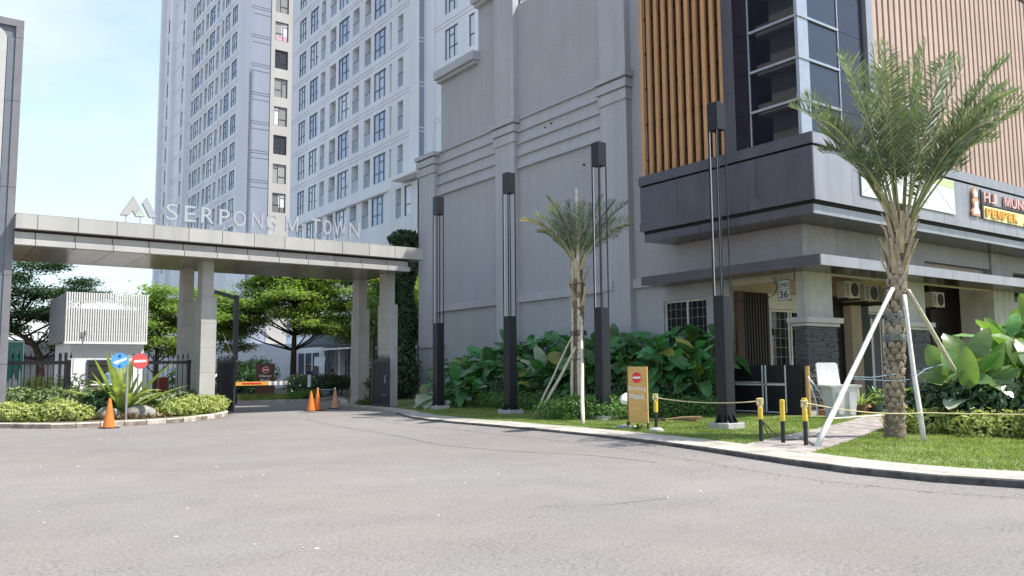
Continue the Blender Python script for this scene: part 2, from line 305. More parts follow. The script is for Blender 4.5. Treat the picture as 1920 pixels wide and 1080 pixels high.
class MB:
    def __init__(s): s.v = []; s.f = []; s.mi = []; s.cm = 0
    def add(s, vs, fs):
        b = len(s.v); s.v.extend([tuple(x) for x in vs]); s.f.extend([tuple(b+i for i in f) for f in fs]); s.mi.extend([s.cm]*len(fs)); return s
    def quad(s, a, b, c, d): return s.add([a, b, c, d], [(0, 1, 2, 3)])
    def box(s, x0, x1, y0, y1, z0, z1):
        return s.add([(x0, y0, z0), (x1, y0, z0), (x1, y1, z0), (x0, y1, z0), (x0, y0, z1), (x1, y0, z1), (x1, y1, z1), (x0, y1, z1)],
                     [(0, 3, 2, 1), (4, 5, 6, 7), (0, 1, 5, 4), (1, 2, 6, 5), (2, 3, 7, 6), (3, 0, 4, 7)])
    def bbox(s, x0, x1, y0, y1, z0, z1, b=0.01):
        # box with chamfered vertical and horizontal edges
        vs = []; 
        for sx, X in ((1, x0), (-1, x1)):
            for sy, Y in ((1, y0), (-1, y1)):
                for sz, Z in ((1, z0), (-1, z1)):
                    vs += [(X, Y+sy*b, Z+sz*b), (X+sx*b, Y, Z+sz*b), (X+sx*b, Y+sy*b, Z)]
        import bmesh
        bm = bmesh.new()
        for v in vs: bm.verts.new(v)
        bmesh.ops.convex_hull(bm, input=bm.verts)
        bm.verts.index_update()
        s.add([v.co[:] for v in bm.verts], [tuple(v.index for v in f.verts) for f in bm.faces]); bm.free(); return s
    def tube(s, a, b, ra, rb=None, n=8, caps=True):
        rb = ra if rb is None else rb; a = Vector(a); b = Vector(b); d = b-a
        q = d.to_track_quat('Z', 'Y'); vs = []
        for P, r in ((a, ra), (b, rb)):
            for i in range(n):
                an = 2*PI*i/n; vs.append(P + q @ Vector((r*math.cos(an), r*math.sin(an), 0)))
        fs = [(i, (i+1) % n, n+(i+1) % n, n+i) for i in range(n)]
        if caps: fs += [tuple(range(n-1, -1, -1)), tuple(range(n, 2*n))]
        return s.add(vs, fs)
    def path(s, pts, rs, n=6, caps=True):
        pts = [Vector(p) for p in pts]; k = len(pts)
        if isinstance(rs, (int, float)): rs = [rs]*k
        vs = []; up = Vector((0.31, 0.17, 0.93)).normalized()
        for i, P in enumerate(pts):
            d = (pts[min(i+1, k-1)] - pts[max(i-1, 0)]).normalized()
            x = d.cross(up); x = x.normalized() if x.length > 1e-4 else Vector((1, 0, 0)); y = x.cross(d)
            for j in range(n):
                an = 2*PI*j/n; vs.append(P + rs[i]*(math.cos(an)*x + math.sin(an)*y))
        fs = [(i*n+j, i*n+(j+1) % n, (i+1)*n+(j+1) % n, (i+1)*n+j) for i in range(k-1) for j in range(n)]
        if caps: fs += [tuple(range(n-1, -1, -1)), tuple((k-1)*n+j for j in range(n))]
        return s.add(vs, fs)
    def lathe(s, prof, n=20, c=(0, 0, 0)):
        vs = []; k = len(prof)
        for r, z in prof:
            for j in range(n):
                an = 2*PI*j/n; vs.append((c[0]+r*math.cos(an), c[1]+r*math.sin(an), c[2]+z))
        fs = [(i*n+j, i*n+(j+1) % n, (i+1)*n+(j+1) % n, (i+1)*n+j) for i in range(k-1) for j in range(n)]
        fs += [tuple(range(n-1, -1, -1)), tuple((k-1)*n+j for j in range(n))]
        return s.add(vs, fs)
    def prism(s, poly, o, u, v, n, t):
        # polygon (2d) placed at o with axes u, v and extruded by t along n
        o, u, v, n = Vector(o), Vector(u), Vector(v), Vector(n); k = len(poly)
        a = [o + u*p[0] + v*p[1] for p in poly]; b = [p + n*t for p in a]
        return s.add(a+b, [tuple(range(k-1, -1, -1)), tuple(range(k, 2*k))] + [(i, (i+1) % k, k+(i+1) % k, k+i) for i in range(k)])
    def mesh(s, name, ms, off=(0, 0, 0), smooth=False):
        me = bpy.data.meshes.new(name); ox, oy, oz = off
        me.from_pydata([(x-ox, y-oy, z-oz) for x, y, z in s.v], [], s.f)
        for m in (ms if isinstance(ms, (list, tuple)) else [ms]): me.materials.append(m)
        if any(s.mi): me.polygons.foreach_set("material_index", s.mi)
        if smooth: me.polygons.foreach_set("use_smooth", [True]*len(s.f))
        me.update(); return me
    def build(s, name, ms, parent=None, smooth=False):
        off = worldloc(parent) if parent is not None else (0, 0, 0)
        return inst(name, s.mesh(name, ms, off, smooth), parent)
    def thing(s, name, ms, loc, label, cat, group=None, kind=None, smooth=False):
        o = inst(name, s.mesh(name, ms, loc, smooth), None, loc); return setp(o, label, cat, group, kind)
    def struct(s, name, ms, smooth=False):
        o = inst(name, s.mesh(name, ms, (0, 0, 0), smooth)); o["kind"] = "structure"; return o
def npmesh(name, V, F, m, smooth=False):
    me = bpy.data.meshes.new(name); me.from_pydata(V.tolist(), [], F.tolist()); me.materials.append(m)
    if smooth: me.polygons.foreach_set("use_smooth", [True]*len(F))
    me.update(); return me
def wallholes(W, H, holes, z0=0.0, x0=0.0):
    """wall in the local x-z plane at y=0 facing -y; holes = (xa, xb, za, zb, depth or None for open)"""
    mb = MB(); xs = sorted({x0, W, *[h[0] for h in holes], *[h[1] for h in holes]}); zs = sorted({z0, H, *[h[2] for h in holes], *[h[3] for h in holes]})
    xs = [x for x in xs if x0 <= x <= W]; zs = [z for z in zs if z0 <= z <= H]
    arr = np.zeros((len(xs)-1, len(zs)-1), bool); xc = (np.array(xs[1:])+np.array(xs[:-1]))/2; zc = (np.array(zs[1:])+np.array(zs[:-1]))/2
    for a, b, c, d, *_ in holes: arr |= ((xc > a) & (xc < b))[:, None] & ((zc > c) & (zc < d))[None, :]
    for j in range(len(zs)-1):
        i = 0
        while i < len(xs)-1:
            if arr[i, j]: i += 1; continue
            k = i
            while k < len(xs)-1 and not arr[k, j]: k += 1
            mb.quad((xs[i], 0, zs[j]), (xs[k], 0, zs[j]), (xs[k], 0, zs[j+1]), (xs[i], 0, zs[j+1])); i = k
    for h in holes:
        a, b, c, d, e = h[:5]
        if e is None: continue
        mb.quad((a, 0, c), (a, e, c), (a, e, d), (a, 0, d)); mb.quad((b, 0, c), (b, 0, d), (b, e, d), (b, e, c))
        mb.quad((a, 0, c), (b, 0, c), (b, e, c), (a, e, c)); mb.quad((a, 0, d), (a, e, d), (b, e, d), (b, 0, d))
        mb.quad((a, e, c), (b, e, c), (b, e, d), (a, e, d))
    return mb
X, Y, Z = Vector((1, 0, 0)), Vector((0, 1, 0)), Vector((0, 0, 1))
def text_mesh(s, size=1.0, extrude=0.0, bold=0.0):
    cu = bpy.data.curves.new("text", 'FONT'); cu.body = s; cu.size = size; cu.extrude = extrude; cu.offset = bold; cu.resolution_u = 3
    o = bpy.data.objects.new("text", cu); me = bpy.data.meshes.new_from_object(o)
    vs = [v.co.copy() for v in me.vertices]; fs = [tuple(p.vertices) for p in me.polygons]
    bpy.data.objects.remove(o); bpy.data.curves.remove(cu); bpy.data.meshes.remove(me)
    return vs, fs
def put_text(mb, s, o, u, v, w, h, depth=0.0, bold=0.0):
    """text s fitted to a w x h rectangle with lower-left corner o, axes u (along) and v (up)"""
    o, u, v = Vector(o), Vector(u).normalized(), Vector(v).normalized(); n = u.cross(v)
    if s == 'M':
        pm = MB(); pm.prism([(0, 0), (.13, 0), (.13, .70), (.43, .05), (.57, .05), (.87, .70), (.87, 0), (1, 0), (1, 1), (.86, 1), (.5, .24), (.14, 1), (0, 1)], (0, 0, -.5), X, Y, Z, 1.0)
        vs, fs = [Vector(p) for p in pm.v], pm.f
    else: vs, fs = text_mesh(s, 1.0, 0.5 if depth else 0.0, bold)
    xs = [p.x for p in vs]; ys = [p.y for p in vs]; ax, bx, ay, by = min(xs), max(xs), min(ys), max(ys)
    sx = w/(bx-ax); sy = h/(by-ay)
    mb.add([o + u*((p.x-ax)*sx) + v*((p.y-ay)*sy) + n*(p.z*depth) for p in vs], fs)
RX = (0, 0, -PI/2)     # local frame of a wall facing -X: local x -> -Y, local y -> +X

# ================================================================== GROUND
g = MB(); g.quad((-900, -900, -0.05), (900, -900, -0.05), (900, 900, -0.05), (-900, 900, -0.05)); g.struct("ground", M['ground'])
g = MB(); g.quad((-60, -40, 0), (75, -40, 0), (75, 75, 0), (-60, 75, 0)); g.struct("road", M['asphalt'])

def smooth_line(pts, step):
    P = [np.array(p, float) for p in pts]; P = [2*P[0]-P[1]] + P + [2*P[-1]-P[-2]]; out = []
    for i in range(1, len(P)-2):
        for t in np.linspace(0, 1, 14, endpoint=False):
            a, b, c, d = P[i-1:i+3]
            out.append(0.5*((2*b)+(-a+c)*t+(2*a-5*b+4*c-d)*t*t+(-a+3*b-3*c+d)*t**3))
    out.append(P[-2]); out = np.array(out)
    s = np.concatenate([[0], np.cumsum(np.linalg.norm(np.diff(out, axis=0), axis=1))]); n = max(2, int(round(s[-1]/step))+1)
    q = np.linspace(0, s[-1], n); return np.stack([np.interp(q, s, out[:, k]) for k in range(out.shape[1])], 1)
def normals2(P):
    d = np.gradient(P, axis=0); d /= np.linalg.norm(d, axis=1)[:, None]; return np.stack([-d[:, 1], d[:, 0]], 1)
def inpoly(pts, poly):
    x, y = pts[:, 0], pts[:, 1]; r = np.zeros(len(pts), bool); n = len(poly)
    for i in range(n):
        x1, y1 = poly[i]; x2, y2 = poly[(i+1) % n]
        if y1 == y2: continue
        r ^= ((y1 > y) != (y2 > y)) & (x < (x2-x1)*(y-y1)/(y2-y1)+x1)
    return r

RK = [(17.6, 39.6), (15.9, 35.4), (14.45, 32.0), (14.2, 29.5), (13.85, 27.0), (12.9, 24.3), (12.1, 22.0), (11.75, 20.0), (11.75, 17.65), (11.78, 15.5), (11.7, 13.47),
      (11.56, 11.76), (11.26, 10.11), (10.92, 8.68), (10.64, 7.5), (10.47, 6.54), (10.5, 5.81), (10.6, 5.18), (10.83, 4.54), (11.4, 3.3), (12.6, 1.4), (14.5, -0.8), (18, -4), (26, -9)]
P = smooth_line(RK, 1.15); N = normals2(P); N = N*np.sign((N[:, :1]+1e-9)) if False else N
# road runs to -X of this line, so the kerb lies on the +X side
side = np.where((N @ np.array([1.0, 0.15]) > 0)[:, None], N, -N)
Wd = np.interp(P[:, 1], [-9, 4, 16, 21, 25, 28, 40], [0.9, 0.92, 1.02, 1.0, 0.7, 0.36, 0.3])
KI = P + side*Wd[:, None]
kerb = empty("kerb", (11.7, 15, 0)); kerb["kind"] = "structure"
for i in range(len(P)-1):
    a, b, c, d = P[i], P[i+1], KI[i+1], KI[i]; t = (b-a)/np.linalg.norm(b-a)*0.004
    a, d, b, c = a+t, d+t, b-t, c-t
    h = 0.12 + rnd.uniform(-.003, .003); bv = 0.018
    ai, bi = a+side[i]*bv, b+side[i+1]*bv
    m = MB(); z0 = -0.02
    v = [(*a, z0), (*b, z0), (*b, h-bv), (*a, h-bv), (*ai, h), (*bi, h), (*c, h), (*d, h), (*d, z0), (*c, z0)]
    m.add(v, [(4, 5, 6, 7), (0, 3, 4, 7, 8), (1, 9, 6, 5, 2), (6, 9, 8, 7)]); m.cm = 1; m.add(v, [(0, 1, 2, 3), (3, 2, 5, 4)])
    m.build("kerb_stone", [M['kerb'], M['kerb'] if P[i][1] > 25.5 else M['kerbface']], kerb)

VZ = 0.105
g = MB()
for i in range(len(P)-1):
    q = []
    for k in (i, i+1):
        hh = float(np.interp(P[k][1], [4, 8, 13, 25, 28], [.012, .03, .062, .062, .02])); q.append(((*(P[k]-side[k]*.75), .002), (*(P[k]-side[k]*.22), .002+hh*.62), (*P[k], .002+hh)))
    g.quad(q[0][0], q[1][0], q[1][1], q[0][1]); g.quad(q[0][1], q[1][1], q[1][2], q[0][2])
g.struct("road_shoulder", M['asphalt'], smooth=True)
lawn_poly = [tuple(p) for p in KI] + [(60, -9), (60, 14.4), (20.9, 14.4), (20.9, 36), (19.5, 40)]
g = MB(); g.add([(x, y, VZ) for x, y in lawn_poly], [tuple(range(len(lawn_poly)-1, -1, -1))]); g.struct("lawn", M['grass'])
# paved path through the lawn
PL = [(11.98, 9.5), (14.3, 10.25), (17.0, 11.15), (19.0, 11.85), (22.4, 13.0)]; PR = [(11.5, 7.98), (13.8, 8.75), (16.2, 9.65), (19.2, 10.85), (23.0, 12.2)]
g = MB()
for i in range(4): g.quad((*PR[i], VZ+.010), (*PR[i+1], VZ+.010), (*PL[i+1], VZ+.010), (*PL[i], VZ+.010))
path = g.struct("path", M['paver'])
g = MB()
for i in range(4):
    a, b = Vector((*PL[i], 0)), Vector((*PL[i+1], 0)); nn = Vector((-(b-a).y, (b-a).x, 0)).normalized()*0.09
    g.quad((a.x, a.y, VZ+.022), (b.x, b.y, VZ+.022), (b.x+nn.x, b.y+nn.y, VZ+.022), (a.x+nn.x, a.y+nn.y, VZ+.022))
    g.quad((a.x, a.y, VZ), (b.x, b.y, VZ), (b.x, b.y, VZ+.022), (a.x, a.y, VZ+.022))
g.struct("path_edging", M['kerb'])
pav = path
# individual paving slabs, laid in rows across the path
def pathpt(s, t):
    k = min(int(s*4), 3); f = s*4-k
    l = np.array(PL[k])*(1-f)+np.array(PL[k+1])*f; r = np.array(PR[k])*(1-f)+np.array(PR[k+1])*f
    return r*(1-t)+l*t
rows = 26
for i in range(rows):
    nacr = 3
    for j in range(nacr):
        o = 0.5/nacr if i % 2 else 0.0
        t0, t1 = max(0, (j-o)/nacr*1.0+0.004 if False else j/nacr+0.008), min(1, (j+1)/nacr-0.008)
        s0, s1 = i/rows+0.0010, (i+1)/rows-0.0010
        q = [pathpt(s0, t0), pathpt(s1, t0), pathpt(s1, t1), pathpt(s0, t1)]; zz = VZ+.016+rnd.uniform(0, .004)
        m = MB(); m.add([(*p, zz) for p in q]+[(*p, VZ) for p in q], [(0, 1, 2, 3), (0, 4, 5, 1), (1, 5, 6, 2), (2, 6, 7, 3), (3, 7, 4, 0)])
        m.build("paving_slab", M['paver'], pav)

# grass blades (nobody could count them)
def blades(name, poly, n, hmin, hmax, excl=None, xr=None, yr=None):
    poly = np.array(poly); lo, hi = poly.min(0), poly.max(0)
    if xr: lo[0], hi[0] = xr
    if yr: lo[1], hi[1] = yr
    p = nr.uniform(lo, hi, (n*3, 2)); p = p[inpoly(p, poly)]
    if excl is not None: p = p[~inpoly(p, np.array(excl))]
    p = p[:n]; k = len(p); keep = nr.uniform(0, 1, k) < np.clip(.85+.5*np.sin(p[:, 0]*1.9+1.3*np.sin(p[:, 1]*1.1))*np.sin(p[:, 1]*1.7+.8*p[:, 0]), .25, 1); p = p[keep]; k = len(p); h = nr.uniform(hmin, hmax, k)*(0.7+0.6*np.abs(np.sin(p[:, 0]*2.1+p[:, 1]*1.3))); a = nr.uniform(0, 2*PI, k); w = nr.uniform(0.006, 0.014, k)
    lean = nr.uniform(-1, 1, (k, 2))*h[:, None]*0.7
    V = np.zeros((k, 3, 3)); V[:, :, 2] = VZ-0.002
    V[:, 0, :2] = p - np.stack([np.cos(a), np.sin(a)], 1)*w[:, None]; V[:, 1, :2] = p + np.stack([np.cos(a), np.sin(a)], 1)*w[:, None]
    V[:, 2, :2] = p + lean; V[:, 2, 2] += h
    o = inst(name, npmesh(name, V.reshape(-1, 3), np.arange(3*k).reshape(-1, 3), M['blade'])); o["kind"] = "stuff"; return o
pathpoly = PL + PR[::-1]
setp(blades("grass", lawn_poly, 70000, 0.02, 0.055, pathpoly, (11.2, 19.5), (3.5, 15.5)), "short green grass of the front lawn", "grass")
setp(blades("grass", lawn_poly, 36000, 0.02, 0.05, pathpoly, (11.6, 18), (15.5, 27)), "short green grass along the side wall verge", "grass")

def road_line(pts, w, name):
    Q = smooth_line(pts, .25); n2 = normals2(Q); m = MB()
    wv = [w*(.5+.5*abs(math.sin(i*1.7)+.4*math.sin(i*.61))) for i in range(len(Q))]
    jit = [rnd.uniform(-.012, .012) for _ in Q]
    for i in range(len(Q)-1):
        a, b, na, nb = Q[i]+n2[i]*jit[i], Q[i+1]+n2[i+1]*jit[i+1], n2[i], n2[i+1]
        m.quad((*(a-na*wv[i]), .004), (*(b-nb*wv[i+1]), .004), (*(b+nb*wv[i+1]), .004), (*(a+na*wv[i]), .004))
    return m.struct(name, mat("asphalt_crack_fill", (.135, .125, .116), .9, var=.15, scale=30))
road_line([(9.9, 24.6), (9.3, 20.6), (9.0, 16.9), (8.6, 14.2), (9.0, 12.2), (9.5, 11.0), (9.6, 9.4)], .016, "road_seam")
road_line([(10.75, 9.05), (11.0, 9.0), (11.2, 8.95)], .012, "road_crack"); road_line([(9.0, 25.7), (9.6, 25.2), (10.2, 25.1)], .02, "road_crack")
road_line([(3.0, 13.5), (4.2, 12.9), (5.0, 13.1), (6.3, 12.2)], .008, "road_crack"); road_line([(5.6, 7.3), (6.2, 6.9), (7.1, 6.8)], .006, "road_crack")
# ------------------------------------------------------------------ left island
LK = [(-4, 31.4), (-1.0, 29.1), (0.9, 27.6), (2.02, 26.76), (2.62, 26.0), (3.15, 25.5), (3.9, 25.27), (4.71, 25.34), (5.57, 25.45), (6.54, 25.84), (7.25, 26.42), (7.84, 27.08), (8.35, 27.8), (8.75, 28.6), (9.0, 29.4)]
P2 = smooth_line(LK, 0.62); N2 = normals2(P2); cen = np.array([4.5, 30.0])
side2 = np.where((((cen-P2)*N2).sum(1) > 0)[:, None], N2, -N2); KI2 = P2 + side2*0.2
k2 = empty("kerb", (5, 26, 0)); k2["kind"] = "structure"
for i in range(len(P2)-1):
    a, b, c, d = P2[i], P2[i+1], KI2[i+1], KI2[i]; t = (b-a)/np.linalg.norm(b-a)*rnd.uniform(0.006, 0.018)
    a, d, b, c = a+t, d+t, b-t, c-t; h = 0.14+rnd.uniform(-.008, .008); bv = 0.025
    ai, bi = a+side2[i]*bv, b+side2[i+1]*bv; m = MB(); z0 = -0.02
    v = [(*a, z0), (*b, z0), (*b, h-bv), (*a, h-bv), (*ai, h), (*bi, h), (*c, h), (*d, h), (*d, z0), (*c, z0)]
    m.add(v, [(4, 5, 6, 7), (0, 3, 4, 7, 8), (1, 9, 6, 5, 2), (6, 9, 8, 7), (3, 2, 5, 4)]); m.cm = 1; m.add(v, [(0, 1, 2, 3)])
    m.build("kerb_stone", [M['kerbpaint'], M['kerbdark'] if (i % 2 == 0 or P2[i][0] < 3.5) else M['kerbpaint']], k2)
isl = [tuple(p) for p in KI2] + [(9.0, 33.2), (9.0, 34.5), (-4, 34.5)]
g = MB(); g.add([(x, y, 0.10) for x, y in isl], [tuple(range(len(isl)))]); g.struct("planting_bed", M['ground'])
g = MB(); edge = KI2 + side2*0.45
for i in range(len(KI2)-1): g.quad((*KI2[i], .112), (*KI2[i+1], .112), (*edge[i+1], .112), (*edge[i], .112))
g.struct("grass_strip", M['grass'])
# planting bed beyond the gate road
B3 = smooth_line([(-2, 38.4), (6, 38.45), (11, 38.6), (13.2, 38.4), (14.8, 37.8), (16.2, 38.2), (17.6, 40.0), (20.5, 43.5), (24, 47)], 1.1)
N3 = normals2(B3); k3 = empty("kerb", (13, 38.4, 0)); k3["kind"] = "structure"
for i in range(len(B3)-1):
    a, b = B3[i], B3[i+1]; t = (b-a)/np.linalg.norm(b-a)*.005; a = a+t; b = b-t; d, c = a+N3[i]*0.2, b+N3[i+1]*0.2; m = MB()
    m.add([(*a, -.02), (*b, -.02), (*b, .14), (*a, .14), (*d, .14), (*c, .14)], [(0, 1, 2, 3), (3, 2, 5, 4)]); m.build("kerb_stone", M['kerb'], k3)
bed = [tuple(p) for p in (B3+N3*0.18)] + [(30, 47), (30, 75), (-2, 75)]
g = MB(); g.add([(x, y, 0.09) for x, y in bed], [tuple(range(len(bed)))]); g.struct("planting_bed", M['ground'])
g = blades("grass", [(9.8, 38.7), (13.5, 38.6), (15.2, 38.2), (15.6, 39.5), (14, 42), (9.8, 42)], 9000, 0.12, 0.32); setp(g, "long dark grass behind the boom barrier", "grass")

# ================================================================== GREY COMMERCIAL BUILDING
XS, YF, YE = 20.63, 14.15, 36.05
bld = empty("commercial_building", (XS, YF, 0), "large grey stucco building with wooden slat screens and dark metal canopies", "building")
L0 = YE
def lx(y): return L0 - y
# side wall (local x = YE - y), stepped top
holes = [(lx(19.66), lx(17.79), 1.35, 3.72, 0.14), (lx(16.75), lx(14.14), 0.0, 4.2, None)]
def sidewall(ya, yb, za, zb, hs=()):
    mb = wallholes(lx(yb), zb, list(hs), za, lx(ya)); me = mb.mesh("wall", M['stucco'])
    return inst("wall", me, bld, (0, YE-YF, 0), RX)
for k, (ya, yb, top) in enumerate([(YE, 34.3, 12.1), (34.3, 30.95, 15.8), (30.95, 27.9, 18.5), (27.9, 20.9, 17.3), (20.9, YF, 15.4)]):
    sidewall(ya, yb, 0.0, top, [h for h in holes if h[0] >= lx(ya)-.01 and h[1] <= lx(yb)+.02])
# solid mass behind the side wall (roof slabs and inner faces)
m = MB()
for ya, yb, top in [(34.3, YE, 12.1), (30.95, 34.3, 15.8), (27.9, 30.95, 18.5), (20.9, 27.9, 17.3), (YF+3.0, 20.9, 15.4)]:
    m.box(XS+0.2, 34, ya+.002, yb-.002, 0.2 if ya > 17.2 else 0.2, top-.01)
m.build("core", M['stuccolight'], bld)
m = MB(); m.box(XS+.03, 58, YF+.06, 17.15, 5.0, 15.38); m.box(30.0, 58, 17.16, 30, 0, 15.3); m.build("upper_wall", M['stuccolight'], bld)
# pilasters
for y0, y1, top in [(34.55, YE+.03, 12.2), (27.87, 29.28, 18.8), (21.0, 22.38, 17.5)]:
    m = MB(); m.box(XS-.26, XS+.05, y0, y1, 0.0, top); p = m.build("pilaster", M['stuccolight'], bld)
    zc = 12.2
    for k, (zb, zt, e) in enumerate([(12.0, 12.2, .17), (11.62, 11.93, .11), (11.18, 11.55, .06)]):
        c = MB(); c.box(XS-.26-e, XS+.04, y0-e, y1+e, zb, zt); c.build("capital_band", M['stuccolight'], p)
# horizontal board bands between the pilasters
for y0, y1 in [(22.38, 27.87), (29.28, 34.55)]:
    for k in range(4):
        zb = 10.0+0.53*k; m = MB()
        m.add([(XS-.055, y0, zb+.06), (XS-.02, y0, zb+.53), (XS-.02, y1, zb+.53), (XS-.055, y1, zb+.06), (XS+.02, y0, zb), (XS+.02, y1, zb), (XS+.02, y0, zb+.53), (XS+.02, y1, zb+.53)],
              [(0, 1, 2, 3), (4, 0, 3, 5), (1, 6, 7, 2)]); m.build("band_board", M['stuccolight'], bld)
    for k in range(5):
        zb = 10.0+0.53*k-.005; m = MB(); m.bbox(XS-.13, XS+.01, y0+.003, y1-.003, zb, zb+.085, .012); m.build("band_ledge", M['stuccolight'], bld)
    m = MB(); m.box(XS-.12, XS+.02, y0+.004, y1-.004, 4.27, 4.60); m.build("low_trim", M['stuccolight'], bld)
m = MB(); m.box(XS-.32, XS-.262, 21.85, 22.36, 4.28, 4.60); m.box(XS-.12, XS-.001, 22.0, 22.37, 4.281, 4.80); m.build("low_trim", M['stuccolight'], bld)
m = MB(); m.box(XS-.12, XS+.02, 19.3, 20.99, 4.28, 4.60); m.build("low_trim", M['stuccolight'], bld)
m = MB(); m.box(XS-.34, XS+.01, 33.95, YE+.2, 2.55, 2.72); m.build("low_trim", M['stuccolight'], bld)
# stepped copings
for y0, y1, z in [(30.85, 34.45, 15.85), (27.5, 31.05, 18.5)]:
    m = MB(); m.box(XS-.38, XS+1.2, y0, y1, z-.06, z+.34); m.build("coping", M['stuccolight'], bld)
    m = MB(); m.box(XS-.22, XS+1.1, y0+.08, y1-.06, z-.22, z-.062); m.build("coping", M['stuccolight'], bld)
# little vent pipes in the side wall
for y, z in [(25.95, 11.35), (25.55, 11.42), (23.6, 9.3)]:
    m = MB(); m.tube((XS-.09, y, z), (XS+.05, y, z+.02), .035); m.build("vent_pipe", M['black'], bld)
# side window with bars
def window(parent, loc, rot, w, h, cols, glass, frame, fr=.05, d=.06, rows=(), bars=None):
    m = MB()
    m.box(0, w, 0, d, 0, fr); m.box(0, w, 0, d, h-fr, h); m.box(0, fr, 0, d, fr, h-fr); m.box(w-fr, w, 0, d, fr, h-fr)
    for c in cols: m.box(c*w-fr/2, c*w+fr/2, .002, d-.002, fr, h-fr)
    for (ca, cb, z) in rows: m.box(ca*w+fr/2, cb*w-fr/2, .004, d-.004, z*h-fr/2, z*h+fr/2)
    f = inst("window", m.mesh("window", frame), parent, loc, rot)
    g = MB(); g.quad((fr/2, d*.6, fr/2), (w-fr/2, d*.6, fr/2), (w-fr/2, d*.6, h-fr/2), (fr/2, d*.6, h-fr/2)); inst("pane", g.mesh("pane", glass), f)
    if bars:
        b = MB()
        for i in range(1, bars[0]): b.box(i*w/bars[0]-.004, i*w/bars[0]+.004, d*.6+.02 if False else .012, .024, fr, h-fr)
        for i in range(1, bars[1]): b.box(fr, w-fr, .010, .022, i*h/bars[1]-.004, i*h/bars[1]+.004)
        inst("bar_grid", b.mesh("bar_grid", M['steel']), f)
    return f
w = window(bld, (0.085, 19.66-YF, 1.35), RX, 1.87, 2.37, [.53], M['doorglass'], M['whitealu'], .06, .06, bars=(8, 8))
m = MB(); m.box(.08, .42, .041, .05, .1, 2.3); m.box(1.42, 1.48, .041, .05, .9, 2.25); inst("curtain", m.mesh("curtain", M['canvas']), w)
m = MB(); m.box(XS-.05, XS-.002, 17.75, 19.7, 1.27, 1.347); m.build("sill", M['stuccolight'], bld)

# front upper wall, recess and right pilaster
m = MB(); m.box(XS, 27.42, YF, YF+.25, 4.2, 6.4); m.build("wall", M['plaster'], bld)
m = MB(); m.box(27.43, 32.2, YF+.7, YF+.9, 4.45, 6.4); m.build("wall", M['stucco'], bld)
m = MB(); m.box(32.2, 33.9, YF-.02, YF+1.2, 0.1, 6.4); m.build("wall", M['plaster'], bld)
m = MB(); m.box(33.91, 58, YF+.4, YF+.6, 0.1, 6.4); m.build("glass_wall", M['cafeglass'], bld)
m = MB(); m.box(27.43, 32.19, YF+.02, YF+.22, 4.2, 4.45); m.build("beam", M['beigewall'], bld)

# dark metal ledge (two arms), panel by panel
XL_, YL_ = 19.2, 12.75
def arm_panels(name, x, y, z0, z1, ylen, xlen, cuts_y, cuts_x, mside, mfront, th=.06, proud=0.0):
    x -= proud; y -= proud
    ys = [y] + [c for c in cuts_y] + [ylen]
    for a, b in zip(ys[:-1], ys[1:]):
        m = MB(); m.box(x, x+th, a+(.0 if a == y else .006), b-.006, z0, z1); m.build(name, mside, bld)
    xs = [x+th] + [c for c in cuts_x] + [xlen]
    for a, b in zip(xs[:-1], xs[1:]):
        m = MB(); m.box(a+(.002 if a == x+th else .006), b-.006, y, y+th, z0, z1); m.build(name, mfront, bld)
cx = [21.05+1.68*k for k in range(18)]
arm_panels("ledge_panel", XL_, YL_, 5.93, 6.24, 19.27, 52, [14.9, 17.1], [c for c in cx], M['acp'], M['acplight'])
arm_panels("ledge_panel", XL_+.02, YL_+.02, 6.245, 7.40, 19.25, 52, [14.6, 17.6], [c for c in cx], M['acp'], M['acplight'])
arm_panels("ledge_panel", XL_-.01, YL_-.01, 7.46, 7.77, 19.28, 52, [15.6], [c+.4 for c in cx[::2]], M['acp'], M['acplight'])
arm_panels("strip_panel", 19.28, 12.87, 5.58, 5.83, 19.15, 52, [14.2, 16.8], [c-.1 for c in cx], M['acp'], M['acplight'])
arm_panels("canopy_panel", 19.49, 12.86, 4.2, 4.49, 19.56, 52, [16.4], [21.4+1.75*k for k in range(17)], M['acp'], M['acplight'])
m = MB()
m.box(XL_+.09, XS-.002, YL_+.09, 19.26, 7.70, 7.765); m.box(XS, 52, YL_+.09, YF-.002, 7.70, 7.765)          # top
m.build("ledge_top", M['acp'], bld)
m = MB(); m.box(XL_+.12, XS-.003, YL_+.12, 19.2, 5.86, 7.69); m.box(XS, 52, YL_+.12, YF-.003, 5.86, 7.69); m.build("ledge_core", M['black'], bld)
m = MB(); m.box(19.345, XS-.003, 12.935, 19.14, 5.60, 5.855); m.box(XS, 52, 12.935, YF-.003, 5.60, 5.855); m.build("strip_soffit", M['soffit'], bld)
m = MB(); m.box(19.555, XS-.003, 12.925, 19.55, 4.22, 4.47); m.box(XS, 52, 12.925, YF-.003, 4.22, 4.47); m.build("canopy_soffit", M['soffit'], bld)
m = MB(); m.box(XL_+.06, XS-.02, 19.2, 19.268, 5.95, 7.76); m.build("ledge_end", M['acp'], bld)

